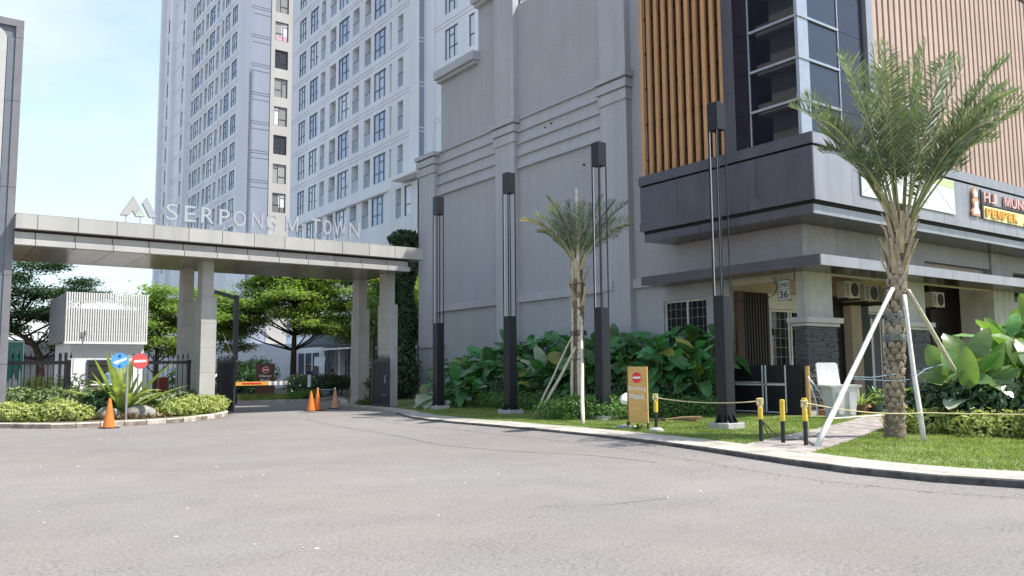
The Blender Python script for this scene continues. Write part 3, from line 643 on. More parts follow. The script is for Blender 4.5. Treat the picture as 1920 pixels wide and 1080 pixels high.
# glazed corner bay
gz = [7.77, 8.81, 10.0, 11.2, 12.4, 13.6, 14.8, 15.45]
XB, YB = 19.36, 13.14
def pane_box(x0, x1, y0, y1, z0, z1, name, mm):
    m = MB(); m.box(x0, x1, y0, y1, z0, z1); return m.build(name, mm, bld)
for a, b in zip(gz[:-1], gz[1:]):
    pane_box(XB+.03, XB+.05, YB+.03, 14.79, a+.03, b-.03, "glass_pane", M['darkglass'])
    pane_box(19.86, 21.28, YB+.03, YB+.05, a+.03, b-.03, "glass_pane", M['darkglass'])
    pane_box(XB+.012, XB+.04, 14.84, 15.35, a+.006, b-.006, "spandrel_panel", M['spandrel'])
    pane_box(21.34, 22.62, YB+.012, YB+.04, a+.006, b-.006, "spandrel_panel", M['spandrel'])
for z in gz[1:]:
    pane_box(XB-.03, XB+.06, YB-.03, 14.80, z-.035, z+.035, "transom", M['alu'])
    pane_box(XB+.061, 21.30, YB-.03, YB+.06, z-.035, z+.035, "transom", M['alu'])
pane_box(XB, 19.84, YB, YB+.10, 7.77, 15.45, "corner_mullion", M['alu'])
pane_box(XB+.001, XB+.07, 14.795, 14.835, 7.77, 15.45, "mullion", M['alu'])
pane_box(21.285, 21.33, YB+.001, YB+.07, 7.77, 15.45, "mullion", M['alu'])
for za, zb in [(7.77, 9.6), (9.61, 11.5), (11.51, 13.4), (13.41, 15.45)]:
    pane_box(XB+.0, XB+.06, 15.36, 15.78, za, zb, "metal_panel", M['acp'])
pane_box(22.66, 23.0, YB-.12, YB+.3, 7.77, 15.45, "metal_panel", M['acplight'])
m = MB(); m.box(XB+.3, XS, YB+.3, 15.7, 7.775, 15.38); m.box(XS, 22.6, YB+.3, YF, 7.775, 15.38); m.build("dark_room", M['black'], bld)
# wooden slat screens
m = MB(); m.box(19.62, XS, 15.8, 19.25, 7.775, 15.4); m.build("screen_back", M['slatback'], bld)
for k in range(6):
    z = 8.35+1.22*k; m = MB(); m.box(19.52, 19.57, 15.8, 19.3, z, z+.06); m.build("screen_rail", M['darkbrown'], bld)
sl = MB(); sl.bbox(-.05, .05, -.075, .075, 0, 7.65, .008); slm = sl.mesh("slat", M['slat'], (0, 0, 0))
for k in range(11): inst("slat", slm, bld, (19.45-XS, 19.22-.335*k-YF, 7.78))
m = MB(); m.box(23.0, 52, YB+.14, YF, 7.775, 15.3); m.build("screen_back", M['slatback'], bld)
sl = MB(); sl.bbox(-.115, .115, -.05, .05, 0, 7.55, .01); slm2 = sl.mesh("slat", M['slatpink'])
m = MB(); m.box(23.0, 52, YB-.08, YF, 15.33, 15.5); m.build('screen_cap', M['darkbrown'], bld)
for k in range(66): inst("slat", slm2, bld, (23.22+.338*k-XS, YB-.0-YF, 7.775))

# white advertising banner on the ledge
bn = empty("advertising_banner", (24, YL_-.0, 6.3), "white advertising banner with faint grey lettering on the dark ledge behind the palm", "banner")
m = MB(); m.box(21.45, 26.75, YL_-.035, YL_-.005, 6.27, 7.36); m.build("sheet", M['banner'], bn)
m = MB(); m.prism([(0, 0), (2.9, 0), (2.9, -.26), (.9, -.20)], (23.84, YL_-.036, 7.35), X, Z, -Y, .004); m.build("green_band", M['bannergreen'], bn)
m = MB(); m.prism([(0, 0), (.8, .45), (.8, .5), (0, .05)], (21.5, YL_-.036, 6.33), X, Z, -Y, .004); m.prism([(0, 0), (.95, -.62), (1.0, -.60), (.05, .0)], (25.6, YL_-.036, 7.0), X, Z, -Y, .004)
m.build("print_lines", M['bannergrey'], bn)
m = MB(); put_text(m, "nth", (24.5, YL_-.038, 6.72), X, Z, .72, .34); put_text(m, "SERPONG", (24.3, YL_-.038, 6.43), X, Z, .75, .10); m.build("lettering", M['inkgrey'], bn)
# red and yellow shop sign
ss = empty("shop_sign", (29.8, YL_, 6.4), "red and yellow raised letter shop sign with a pale figure at its left end", "shop sign")
m = MB(); m.box(28.5, 28.56, YL_-.06, YL_-.01, 6.3, 7.3); m.box(28.56, 33.2, YL_-.06, YL_-.01, 6.80, 6.84); m.build("sign_frame", M['ink'], ss)
for i, ch in enumerate("HJ MUNGO"):
    if ch != " ": m = MB(); put_text(m, ch, (28.72+.50*i, YL_-.03, 6.90), X, Z, .42, .36, .07, .02); m.build("letter", M['salmon'], ss)
m = MB(); m.box(28.68, 33.2, YL_-.045, YL_-.012, 6.33, 6.77); m.build("yellow_board", M['signyellow'], ss)
for i, ch in enumerate("PEMPEK JUSI"):
    if ch != " ": m = MB(); put_text(m, ch, (28.76+.40*i, YL_-.07, 6.40), X, Z, .33 if ch != 'I' else .09, .30, .05, .02); m.build("letter", M['orange'], ss)
m = MB(); m.prism([(0, 0), (.46, .0), (.50, .14), (.40, .30), (.42, .55), (.36, .62), (.40, .80), (.28, .95), (.14, .92), (.06, .78), (.12, .6), (.04, .5), (.10, .3), (-.03, .14)], (27.85, YL_-.01, 6.36), X, Z, -Y, .06); m.build("figure_panel", M['conepale'], ss)
m = MB(); m.prism([(0, 0), (.36, .0), (.40, .09), (.32, .22), (.33, .42), (.1, .42), (.08, .2), (-.0, .1)], (27.90, YL_-.072, 6.42), X, Z, -Y, .01); m.prism([(0, 0), (.2, 0), (.24, .16), (.1, .26), (-.03, .14)], (28.0, YL_-.072, 6.98), X, Z, -Y, .01); m.build("figure_face", M['banner'], ss)

# porch: floor, ceiling, back wall, doors
YP = 16.75
m = MB(); m.box(XS+.3, 34, YF-.55, YP, 0.0, 0.26); m.build("porch_floor", M['terracotta'], bld)
m = MB(); m.box(XS+.2, 32.1, YF+.26, 17.1, 4.78, 4.99); m.build("porch_ceiling", M['beigewall'], bld)
m = MB(); m.box(XS+.1, 32.15, YP, 17.14, 0.1, 4.78); m.build("porch_wall", M['beigewall'], bld)
m = MB(); m.box(20.72, 21.06, YP-.10, YP-.002, .26, 3.86); m.build("door_jamb", M['brown'], bld)
m = MB(); m.box(21.07, 22.32, YP-.05, YP-.003, .26, 3.85); m.build("screen_board", M['darkbrown'], bld)
for k in range(9):
    m = MB(); m.box(21.10+.137*k, 21.18+.137*k, YP-.10, YP-.052, .27, 3.84); m.build("board_slat", M['darkbrown'], bld)
m = MB(); m.box(22.34, 25.0, YP-.08, YP-.004, 3.36, 3.86); m.build("door_header", M['whitealu'], bld)
d = window(bld, (22.36-XS, YP-.075-YF, .26), (0, 0, 0), 2.2, 3.08, [.46, .52], M['doorglass'], M['whitealu'], .07, .06, bars=(8, 10))
d.name = "glass_door"
m = MB(); m.tube((1.0, -.05, .9), (1.0, -.05, 1.5), .022); m.tube((1.22, -.05, .75), (1.22, -.05, 1.25), .03); inst("handle", m.mesh("handle", M['alu']), d)
m = MB(); m.box(25.95, 26.55, YP-.06, YP-.004, .26, 3.9); m.build("dark_door", M['black'], bld)
m = MB(); m.box(26.58, 27.2, YP-.35, YP-.003, .26, 4.77); m.build("porch_pier", M['beigewall'], bld)
m = MB(); m.box(27.22, 28.0, YP-.16, YP-.004, .26, 3.95); m.build("dark_shutter", M['teal' if False else 'awning'], bld)
m = MB(); m.box(28.02, 30.6, YP-.08, YP-.004, 3.45, 3.80); m.build("door_header", M['whitealu'], bld)
d = window(bld, (28.04-XS, YP-.075-YF, .26), (0, 0, 0), 2.5, 3.16, [.33, .66], M['cafeglass'], M['whitealu'], .06, .06); d.name = "glass_door"
for k, xx in enumerate((.25, 1.0)):
    m = MB(); m.box(xx, xx+.14+.06*k, .034, .036, .3, 2.95); inst("hanging_curtain", m.mesh("hanging_curtain", M['canvas']), d)
m = MB(); m.box(30.7, 31.4, YP-.06, YP-.004, .26, 3.7); m.build("dark_door", M['black'], bld)
m = MB(); m.box(31.45, 32.1, YP-.3, YP-.003, .26, 4.7); m.build("porch_pier", M['darkbrown'], bld)
# beams and sagging cables over the side opening
m = MB(); m.box(XS+.02, XS+.22, YF+.38, YP, 4.0, 4.2); m.build("beam", M['beigewall'], bld)
m = MB(); m.path([(XS-.03, 16.6, 3.55), (XS-.03, 16.0, 3.5), (XS-.03, 15.5, 3.5), (XS-.03, 15.15, 3.62), (XS-.03, 15.05, 3.85), (XS-.03, 15.15, 4.1)], .012); m.path([(XS-.03, 15.0, 3.8), (XS-.03, 14.8, 3.45), (XS-.03, 14.55, 3.4)], .012); m.build("cable", M['rubber'], bld)

# stone-clad columns
def column(x0, x1, y0, y1, label_parent=bld):
    m = MB(); m.box(x0+.06, x1-.06, y0+.05, y1-.05, 2.9, 4.2); c = m.build("column", M['plaster'], label_parent)
    m = MB(); m.box(x0+.03, x1-.03, y0+.03, y1-.03, 0.1, 2.63); m.build("column_core", M['stone'], c)
    m = MB(); m.bbox(x0-.16, x1+.16, y0-.16, y1+.16, 2.74, 2.90, .01); m.build("column_cap", M['stonecap'], c)
    m = MB(); m.bbox(x0-.08, x1+.08, y0-.08, y1+.08, 2.64, 2.738, .01); m.build("column_cap", M['stonecap'], c)
    m = MB(); z = .24
    while z < 2.60:
        h = rnd.uniform(.034, .058); h = min(h, 2.625-z)
        for ax in 'xy':
            p = x0 if ax == 'x' else y0; e = x1 if ax == 'x' else y1
            while p < e-.01:
                w_ = rnd.uniform(.18, .5); q = min(p+w_, e); t = rnd.uniform(0.0, .05)
                if ax == 'x': m.box(p+.002, q-.002, y0-t, y0+.028, z+.006, z+h-.006)
                else: m.box(x0-t, x0+.028, p+.002, q-.002, z+.006, z+h-.006)
                p = q
        z += h
    s = m.build("ledge_stone", M['stone'], c); s["kind"] = "stuff"
    m = MB(); m.box(x0-.05, x1+.05, y0-.05, y1+.05, .1, .235); m.build("column_base", M['concrete'], c)
column(20.63, 22.12, YF, YF+.38)
column(26.1, 27.45, YF, YF+.38)
# hanging number plate
npl = empty("number_plate", (20.9, 14.9, 3.55), "small white number plate reading 36 hung beside the porch column", "sign")
m = MB(); m.box(XS-.10, XS-.08, 14.56, 14.98, 3.42, 4.02); m.build("plate", M['pylonwhite'], npl)
m = MB()
put_text(m, "36", (XS-.104, 14.93, 3.48), -Y, Z, .30, .22, .004, .02); put_text(m, "DM01", (XS-.104, 14.93, 3.79), -Y, Z, .31, .14, .004)
m.box(XS-.103, XS-.1001, 14.58, 14.96, 3.735, 3.75)
for a in ((14.56, 14.575, 3.42, 4.02), (14.965, 14.98, 3.42, 4.02), (14.575, 14.965, 3.42, 3.435), (14.575, 14.965, 4.005, 4.02)): m.box(XS-.103, XS-.1001, *a)
m.build("lettering", M['ink'], npl)
# air conditioner units on brackets
def ac_unit(x, z, label):
    t = empty("air_conditioner", (x, 15.5, z), label, "air conditioner", "air conditioner units under the porch ceiling")
    m = MB(); m.bbox(x, x+.86, 15.35, 15.68, z, z+.56, .02); m.build("casing", M['acwhite'], t)
    m = MB(); m.tube((x+.55, 15.345, z+.28), (x+.55, 15.36, z+.28), .23, n=18); m.build("fan_grille", M['ink'], t)
    m = MB()
    for k in range(6): m.box(x+.04, x+.2, 15.335, 15.349, z+.08+.07*k, z+.11+.07*k)
    m.build("louvre", M['ink'], t)
    m = MB(); m.box(x+.05, x+.09, 15.3, 16.74, z-.06, z-.003); m.box(x+.75, x+.79, 15.3, 16.74, z-.06, z-.003); m.build("bracket", M['ink'], t)
ac_unit(24.6, 3.72, "beige air conditioner unit half hidden beside the corner column"); ac_unit(25.75, 3.66, "beige air conditioner unit above the dark shutter, left of the pair"); ac_unit(26.75, 3.66, "beige air conditioner unit right of the pair, beside the palm trunk"); ac_unit(30.2, 3.62, "beige air conditioner unit above the big light green leaves")

# ================================================================== APARTMENT TOWER
tow = empty("apartment_tower", (26.5, 60, 0), "tall pale apartment tower behind the gate, with rows of blue framed windows and balconies", "apartment tower")
def tinst(name, me, loc, rot=None, parent=None):
    return inst(name, me, parent or tow, Vector(loc) - (Vector((26.5, 60, 0)) if parent is None else Vector((0, 0, 0))), rot)
FH = 3.1; ZT = 62.0
_wc = {}
def win_meshes(kind, w, h):
    k = (kind, round(w, 2), round(h, 2))
    if k in _wc: return _wc[k]
    m = MB(); t = .05; d = .08
    m.box(0, w, 0, d, 0, t); m.box(0, w, 0, d, h-t, h); m.box(0, t, 0, d, t, h-t); m.box(w-t, w, 0, d, t, h-t)
    if kind == 0: cs, rw = (.36, .70), ((.36, .70, .80), (.36, 1.0, .36), (0, .36, .33))
    elif kind == 1: cs, rw = (.36, .66), ((0, .36, .76), (0, .36, .40), (.66, 1, .36))
    elif kind == 2: cs, rw = (.28, .66), ((.28, .66, .76), (.28, 1, .38))
    elif kind == 3: cs, rw = (.40, .78), ((.40, .78, .74), (0, .78, .36))
    elif kind == 4: cs, rw = (.6,), ((.6, 1, .78), (0, .6, .4))
    elif kind == 5: cs, rw = (.40,), ((0, .40, .80), (.40, 1, .36))
    else: cs, rw = (), ((0, 1, .38),)
    for c in cs: m.box(c*w-t/2, c*w+t/2, .003, d-.003, t, h-t)
    for a, b, z in rw: m.box(a*w+t/2, b*w-t/2, .006, d-.006, z*h-t/2, z*h+t/2)
    g = MB(); g.quad((t/2, .05, t/2), (w-t/2, .05, t/2), (w-t/2, .05, h-t/2), (t/2, .05, h-t/2))
    _wc[k] = (m.mesh("window", M['towerframe']), g.mesh("pane", M['tglass'])); return _wc[k]
def add_win(kind, w, h, loc, rot, glass=None):
    f, p = win_meshes(kind, w, h); o = tinst("window", f, loc, rot); inst("pane", p, o)
    return o
_bc = {}
def add_bal(w, h, loc, rot, ac):
    k = (round(w, 2),)
    if k not in _bc:
        m = MB(); m.box(0, w, .02, .06, 0, .95); m.cm = 1; m.box(0, w, .0, .08, .951, 1.0); a = m.mesh("balustrade", [M['balpanel'], M['towerframe']])
        m = MB(); m.box(.12*w, .9*w, .5, .9, 1.25, 1.65); m.box(.2*w, .85*w, .35, .85, .72, 1.12); m.cm = 1; m.tube((.35*w, .6, 1.6), (.42*w, .6, 2.0), .04); b = m.mesh("air_conditioner_shelf", [M['acwhite'], M['ink']])
        m = MB(); m.box(.15*w, .95*w, 1.12, 1.145, .05, 1.9); c = m.mesh("balcony_door", M['towerframe'])
        _bc[k] = (a, b, c)
    a, b, c = _bc[k]; o = tinst("balustrade", a, loc, rot); inst("balcony_door", c, o)
    if ac: inst("air_conditioner_shelf", b, o)
# --- right wing (faces -X): columns along Y; (y far, y near, type, head z at reference floor)
XT, YR0, YR1 = 26.5, 70.2, 48.05
R = [(68.44, 66.86, 'w0'), (65.96, 64.16, 'w1'), (63.63, 62.66, 'b'), (61.72, 60.5, 'a'), (60.02, 57.99, 'w2'), (57.39, 56.21, 'b'), (55.29, 54.21, 'a'), (53.68, 51.75, 'w3'), (51.22, 50.86, 's'), (49.97, 49.18, 'b')]
ZB = 11.80   # sill of the lowest window row
def wing(xp, y0, y1, cols, nf, ztop, zbot, groove=True, k0=0, ztopwin=None):
    hs = []; todo = []
    for (ya, yb, t) in cols:
        for k in range(k0, nf):
            z = ZB + FH*k; a, b = y0-ya, y0-yb
            if z+2.1 > ztop or z < zbot: continue
            if t[0] == 'w': hs.append((a, b, z, z+2.06, .12)); todo.append((t, a, b, z))
            elif t == 's': hs.append((a, b, z, z+2.06, .5))
            else: hs.append((a, b, z, z+2.06, 1.15)); todo.append((t, a, b, z))
    if groove:
        for k in range(k0, nf):
            for dz in (2.36, 2.62): 
                z = ZB+FH*k+dz
                if zbot < z < ztop-.1: hs.append((0.0, y0-y1, z, z+.07, .05))
    mb = wallholes(y0-y1, ztop, hs, zbot); me = mb.mesh("wall", M['towerwhite']); tinst("wall", me, (xp, y0, 0), RX)
    for t, a, b, z in todo:
        loc = (xp+.05, y0-a, z)
        if t[0] == 'w': add_win(int(t[1]), b-a, 2.06, loc, RX)
        else: add_bal(b-a, 2.06, (xp+.04, y0-a, z), RX, t == 'a')
wing(XT, YR0, YR1, R, 10, 44.0, 14.0, k0=1)
wing(XT-.12, YR0, 46.9, [c for c in R if c[2] != 's'] + [(48.72, 47.76, 'w6')], 1, 14.0, 0.0, groove=False)
m = MB(); m.box(XT+1.4, XT+14.5, YR1+.02, YR0-.02, 0, ZT); m.box(XT+.02, XT+1.41, YR0-.3, YR0-.02, 0, ZT); m.build("tower_core", M['towerwhite'], tow)
m = MB(); m.box(XT, XT+.3, YR1, YR0, 44.0, ZT); m.build("wall", M['towerwhite'], tow)
m = MB(); m.box(XT-.28, XT-.122, 51.0, YR0+.05, 13.92, 14.12); m.build("string_course", M['towerwhite'], tow)
m = MB(); m.box(XT-1.0, XT+1.5, 45.5, 49.0, 14.15, 14.42); m.build("slab", M['towerwhite'], tow)
m = MB(); m.box(XT-.1, XT+2, 46.92, YR1, 14.43, ZT); m.build("wall", M['towerblue' if False else 'towerwhite'], tow)
# stepped near end of the right wing, facing -Y, and the next volume
hsr = [(0.0, .7, ZB+FH*k+dz, ZB+FH*k+dz+.07, .04) for k in range(1, 9) for dz in (2.36, 2.62)]
me = wallholes(.7, 44, hsr, 14.43).mesh("wall", M['towerblue']); tinst("wall", me, (XT+.0, YR1-.004-1.14, 0))
XN = 27.07
hsn = []; wn = []
for k in range(1, 9):
    z = ZB+FH*k+.35
    for (ya, yb, kd) in [(44.56, 42.96, 2), (41.68, 41.03, 6)]:
        hsn.append((45.86-ya, 45.86-yb, z, z+2.06, .12)); wn.append((kd, ya, yb, z))
    for dz in (2.30, 2.56): hsn.append((0, 45.86-40.6, z+dz, z+dz+.07, .05))
me = wallholes(45.86-40.6, 44, hsn, 0).mesh("wall", M['towerwhite']); tinst("wall", me, (XN, 45.86, 0), RX)
for kd, ya, yb, z in wn: add_win(kd, ya-yb, 2.06, (XN+.05, ya, z), RX)
m = MB(); m.box(XT+.35, XN+12, 45.87, 46.9, 0, ZT); m.box(XN+1.2, XN+12, 40.6, 45.85, 0, ZT); m.build("tower_core", M['towerwhite'], tow)
# --- far left wing (faces -X) and its end wall (faces -Y)
XW, YW0, YW1 = 27.0, 122.0, 83.3
Lc = [(89.88, 88.04, 'w0'), (92.56, 90.61, 'w1'), (93.93, 93.01, 'b'), (96.0, 94.88, 'b'), (98.81, 96.48, 'w2'), (100.52, 99.31, 'a'), (102.45, 101.39, 'b'), (105.03, 102.82, 'w0'), (106.54, 105.41, 'b'), (109.69, 108.88, 's'), (111.51, 110.49, 'b'), (119.53, 118.59, 'w6')]
ZB = 11.80 - 0.02
wing(XW, YW0, YW1, Lc, 13, 56.0, 0.0, k0=1)
m = MB(); m.box(XW+1.4, XW+14, YW1+.3, YW0, 0, ZT); m.build("tower_core", M['towerwhite'], tow)
m = MB(); m.box(XW, XW+.3, YW1, YW0, 56.0, ZT); m.build("wall", M['towerwhite'], tow)
for ya, yb in [(107.4, 108.4), (115.2, 116.6), (121.2, 122.2)]:
    m = MB(); m.box(XW-.5, XW-.002, ya, yb, 0, ZT); m.build("pilaster", M['towerwhite'], tow)
m = MB(); m.box(XW-.12, XW-.001, 83.32, 87.0, 0, ZT); m.build("corner_band", M['towerwhite'], tow)
XA, XBm, XC = XW-.12, 29.1, 42.0
hse = [(0.0, XBm-XA, ZB+FH*k+dz, ZB+FH*k+dz+.07, .05) for k in range(2, 14) for dz in (2.36, 2.9, 3.15)]
me = wallholes(XBm-XA, ZT, hse, 0).mesh("wall", M['towerblue']); tinst("wall", me, (XA, YW1, 0))
hse = [(.42, 1.86, ZB+.0+FH*k+.0, ZB+FH*k+2.06, .18) for k in range(2, 13)]
me = wallholes(XC-XBm, ZT, hse, 0).mesh("wall", M['towercream']); tinst("wall", me, (XBm, YW1-.06, 0))
for i, h in enumerate(hse):
    f, p = win_meshes(4+i % 2, 1.44, 2.06)
    o = tinst("window", f, (XBm+.42, YW1-.06+.09, h[2])); q = inst("pane", p.copy(), o); q.data.materials[0] = M['rglass']
    if i % 3 == 0:
        m = MB(); m.box(.1, .62, .04, .049, .1, 1.9) if i % 2 else m.box(.7, 1.35, .04, .049, .6, 1.95); inst("curtain", m.mesh("curtain", M['canvas']), o)
    if i == 6:
        m = MB(); m.box(.1, 1.36, .03, .049, .08, .62); inst("bedding", m.mesh("bedding", M['bedroom']), o)
# white podium wing and its low curved wall behind the trees
pod = empty("podium_building", (26, 62, 0), "low white podium wing below the tower, seen between the gate trees", "building")
m = MB()
arc = [(20.5+9.5*math.cos(a), 82-16*math.sin(a)) for a in np.linspace(PI, PI*.55, 14)]
base = [(11.0, 84.0)]+[tuple(p) for p in arc]+[(30, 66), (30, 84)]
m.prism(base, (0, 0, 0), X, Y, Z, 3.7); m.build("curved_wall", M['podium'], pod)
m = MB(); m.box(26.0, 26.35, 48, 68.5, 0, 5.0); m.build("wall", M['podium'], pod)
for y in (67.6, 66.1, 64.6, 63.1):
    window(pod, (25.93-26, y-62, .9), RX, 1.1, 2.0, [.5], M['cafeglass'], M['towerframe'], .07, .06)

# cafe front under a dark awning
cafe = empty("cafe_front", (25.5, 55, 0), "cafe front with a dark green awning and glass doors behind the gate trees", "cafe")
m = MB(); m.prism([(0, 0), (1.9, -.75), (1.9, -.55), (0, .6)], (25.95, 61.5, 3.95), -X, Z, -Y, 15.5); m.build("awning", M['awning'], cafe)
m = MB(); put_text(m, "COFFEE STOP", (24.0, 50.3, 3.62), -Y, Z, 2.8, .36, .03); m.build("lettering", M['white'], cafe)
m = MB(); m.box(24.1, 24.14, 46.3, 61.4, 2.95, 3.07); m.build("awning_rail", M['white'], cafe)
for k, y in enumerate((60.6, 59.1, 57.6, 55.5, 53.8, 52.1, 50.3, 48.8)):
    window(cafe, (25.90-25.5, y-55, .15), RX, 1.35, 2.95, [.5], M['cafeglass'], M['whitealu' if k % 2 else 'towerframe'], .06, .06)
for y in (56.6, 51.3):
    m = MB(); m.box(25.3, 25.7, y-.2, y+.2, 0, 3.4); m.build("white_pillar", M['podium'], cafe)
m = MB(); m.quad((24.3, 58.6, 2.5), (24.3, 56.6, 2.5), (25.2, 56.7, 2.0), (25.2, 58.6, 2.0)); m.quad((24.25, 58.6, 2.5), (24.25, 56.6, 2.5), (24.2, 56.7, 1.75), (24.2, 58.6, 1.85)); m.build("rain_curtain", M['canvas'], cafe)
um = empty("patio_umbrella", (22.2, 44.6, 0), "white canvas patio umbrella in front of the cafe, beside the right gate column", "umbrella")
m = MB(); 
for k in range(8):
    a, b = 2*PI*k/8, 2*PI*(k+1)/8; m.add([(22.2, 44.6, 3.0), (22.2+1.5*math.cos(a), 44.6+1.5*math.sin(a), 2.35), (22.2+1.5*math.cos(b), 44.6+1.5*math.sin(b), 2.35), (22.2+1.5*math.cos(a), 44.6+1.5*math.sin(a), 2.22), (22.2+1.5*math.cos(b), 44.6+1.5*math.sin(b), 2.22)], [(0, 1, 2), (1, 3, 4, 2)])
m.build("canopy", M['canvas'], um); m = MB(); m.tube((22.2, 44.6, 0), (22.2, 44.6, 3.0), .03); m.build("pole", M['steel'], um)

# ================================================================== GATE CANOPY
gate = empty("entrance_canopy", (9, 29.5, 0), "beige panelled flat roof over the estate entrance on four square columns", "gate canopy")
xe0, xe1 = 2.20, 15.74; YG = 27.5; YGB = 31.7
xj = [xe0] + [2.76+1.0685*k for k in range(12)] + [xe1]
for a, b in zip(xj[:-1], xj[1:]):
    m = MB(); m.bbox(a+.007, b-.007, YG, YG+.05, 5.69, 6.12, .006); m.build("fascia_panel", M['canopy'], gate)
m = MB(); m.box(xe0+.01, xe1-.012, YG+.052, YGB+.2, 5.70, 6.09); m.box(xe0, xe1, YG+.0, YGB+.25, 6.121, 6.14); m.build("roof_slab", M['column'], gate)
m = MB(); m.box(xe1-.011, xe1, YG+.051, YGB+.2, 5.69, 6.118); m.build("end_panel", M['canopy'], gate)
xl1 = 15.22; xk = [xe0] + [2.74+1.049*k for k in range(12)] + [xl1]
for a, b in zip(xk[:-1], xk[1:]):
    m = MB(); m.box(a+.012, b-.012, 27.76, 27.80, 5.40, 5.62); m.build("recess_panel", M['canopy'], gate)
    m = MB(); m.bbox(a+.008, b-.008, 27.60, 27.80, 5.222, 5.395, .006); m.build("lip_panel", M['canopy'], gate)
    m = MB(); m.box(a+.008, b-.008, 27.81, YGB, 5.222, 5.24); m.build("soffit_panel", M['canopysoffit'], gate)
m = MB(); m.box(xe0+.02, xl1-.02, 27.82, YGB-.02, 5.25, 5.698); m.box(xl1-.019, xl1, 27.63, YGB, 5.225, 5.63); m.build("beam_core", M['darkbrown'], gate)
m = MB(); m.box(xe0, xl1, YGB+.001, YGB+.05, 5.222, 5.62); m.build("back_panel", M['canopy'], gate)
for x0, x1, xt, y0 in [(7.76, 8.27, 8.15, 28.49), (7.78, 8.29, 8.17, 31.0), (14.66, 15.16, 15.05, 28.49), (14.70, 15.20, 15.09, 31.0)]:
    cobj = MB(); cobj.box(x0+.01, x1-.01, y0+.01, y0+.69, 0.0, 3.99); c = cobj.build("column", M['column'], gate)
    z = 0.0
    for z1 in (.62, 1.45, 2.28, 3.11, 4.02):
        m = MB(); m.bbox(x0, x1, y0, y0+.70, z+.004, z1-.004, .006); m.build("column_block", M['column'], c); z = z1
    m = MB(); m.box(x0+.02, xt, y0+.04, y0+.62, 4.02, 5.222); m.build("column_top", M['column'], c)

# emblem and letters on the roof edge
YLt = 27.70
em = empty("gate_emblem", (5.5, YLt, 6.05), "grey double peak emblem on three short rods on the canopy roof", "emblem")
def logo(poly, nm):
    a = MB(); a.prism(poly, (5.0, YLt, 6.38), X, Z, Y, .10); return a.build(nm, M['letteredge'], em)
def face(poly, nm, mm):
    a = MB(); a.prism(poly, (5.0, YLt-.004, 6.38), X, Z, -Y, .006); return a.build(nm, mm, em)
pk1 = [(0, 0), (.24, .01), (.36, .16), (.47, -.01), (.73, 0.02), (.37, .65)]
pk2 = [(.86, .0), (1.10, .02), (.77, .645), (.63, .44)]
logo(pk1, "peak"); logo(pk2, "peak"); face([(.02, .012), (.235, .022), (.36, .185), (.425, .09), (.56, .28), (.37, .625)], "peak_face", M['canopy']); face([(.435, .08), (.475, .005), (.70, .03), (.565, .27)], "peak_face", mat("pale_green_face", (.42, .50, .43), .5)); face([(.87, .015), (1.075, .032), (.77, .62), (.65, .44)], "peak_face", M['letter'])
for x in (5.18, 5.60, 5.98):
    m = MB(); m.box(x-.015, x+.015, YLt+.03, YLt+.06, 6.13, 6.40); m.build("rod", M['steel'], em)
sg = empty("roof_letter_sign", (9.4, YLt, 6.05), "raised steel letters reading SERPONG M-TOWN along the canopy roof", "sign")
LET = [("S", 6.23, 6.63), ("E", 6.80, 7.18), ("R", 7.32, 7.75), ("P", 7.90, 8.26), ("O", 8.36, 8.80), ("N", 8.97, 9.38), ("G", 9.46, 9.84), ("M", 10.15, 10.62), ("-", 10.72, 10.90), ("T", 11.05, 11.44), ("O", 11.50, 11.86), ("W", 11.92, 12.42), ("N", 12.52, 12.94)]
for ch, a, b in LET:
    a, b = a*1.0147, b*1.0147; m = MB(); h = .53 if ch != "-" else .05; zb = 6.37 if ch != "-" else 6.60
    put_text(m, ch, (a+.03, YLt+.04, zb), X, Z, (b-a)*.93, h, .09, .004)
    m.cm = 1; put_text(m, ch, (a+.03, YLt-.009, zb), X, Z, (b-a)*.93, h, .004, .0)
    o = m.build("letter", [M['letteredge'], M['letter']], sg)
    xm = [(a+.10), (b-.06)] if ch not in "-TP" else [(a+b)/2+.02]
    for x in xm:
        r = MB(); r.box(x-.012, x+.012, YLt+.03, YLt+.055, 6.13, 6.41 if ch != '-' else 6.61); inst("rod", r.mesh("rod", M['steel'], worldloc(o)), o)

# ------------------------------------------------------------------ sign pylon at the left edge
py = empty("sign_pylon", (0, 29, 0), "tall grey sign pylon with a rounded white inner border at the left edge", "sign pylon")
Yp = 27.95; px1 = 2.21; px0 = -3.2; zt = 12.05
m = MB(); m.box(px0+.02, px1-.02, Yp+.06, Yp+3.0, 0, zt-.02); m.build("body", M['pylondark'], py)
zz = 0.1
for z1 in (1.75, 4.35, 6.95, 9.55, 11.5):
    m = MB(); m.box(px1-.20, px1, Yp-.02, Yp+.3, zz+.006, z1-.006); m.build("edge_panel", M['pylongrey'], py)
    m = MB(); m.box(px1-.40, px1-.202, Yp+.02, Yp+.2, zz+.006, z1-.006); m.build("edge_panel", M['pylondark'], py); zz = z1
m = MB(); m.box(px0, px1, Yp-.02, Yp+.3, 11.84, zt); m.box(px1-.20, px1, Yp-.02, Yp+.3, 11.506, 11.835); m.build("edge_panel", M['pylongrey'], py)
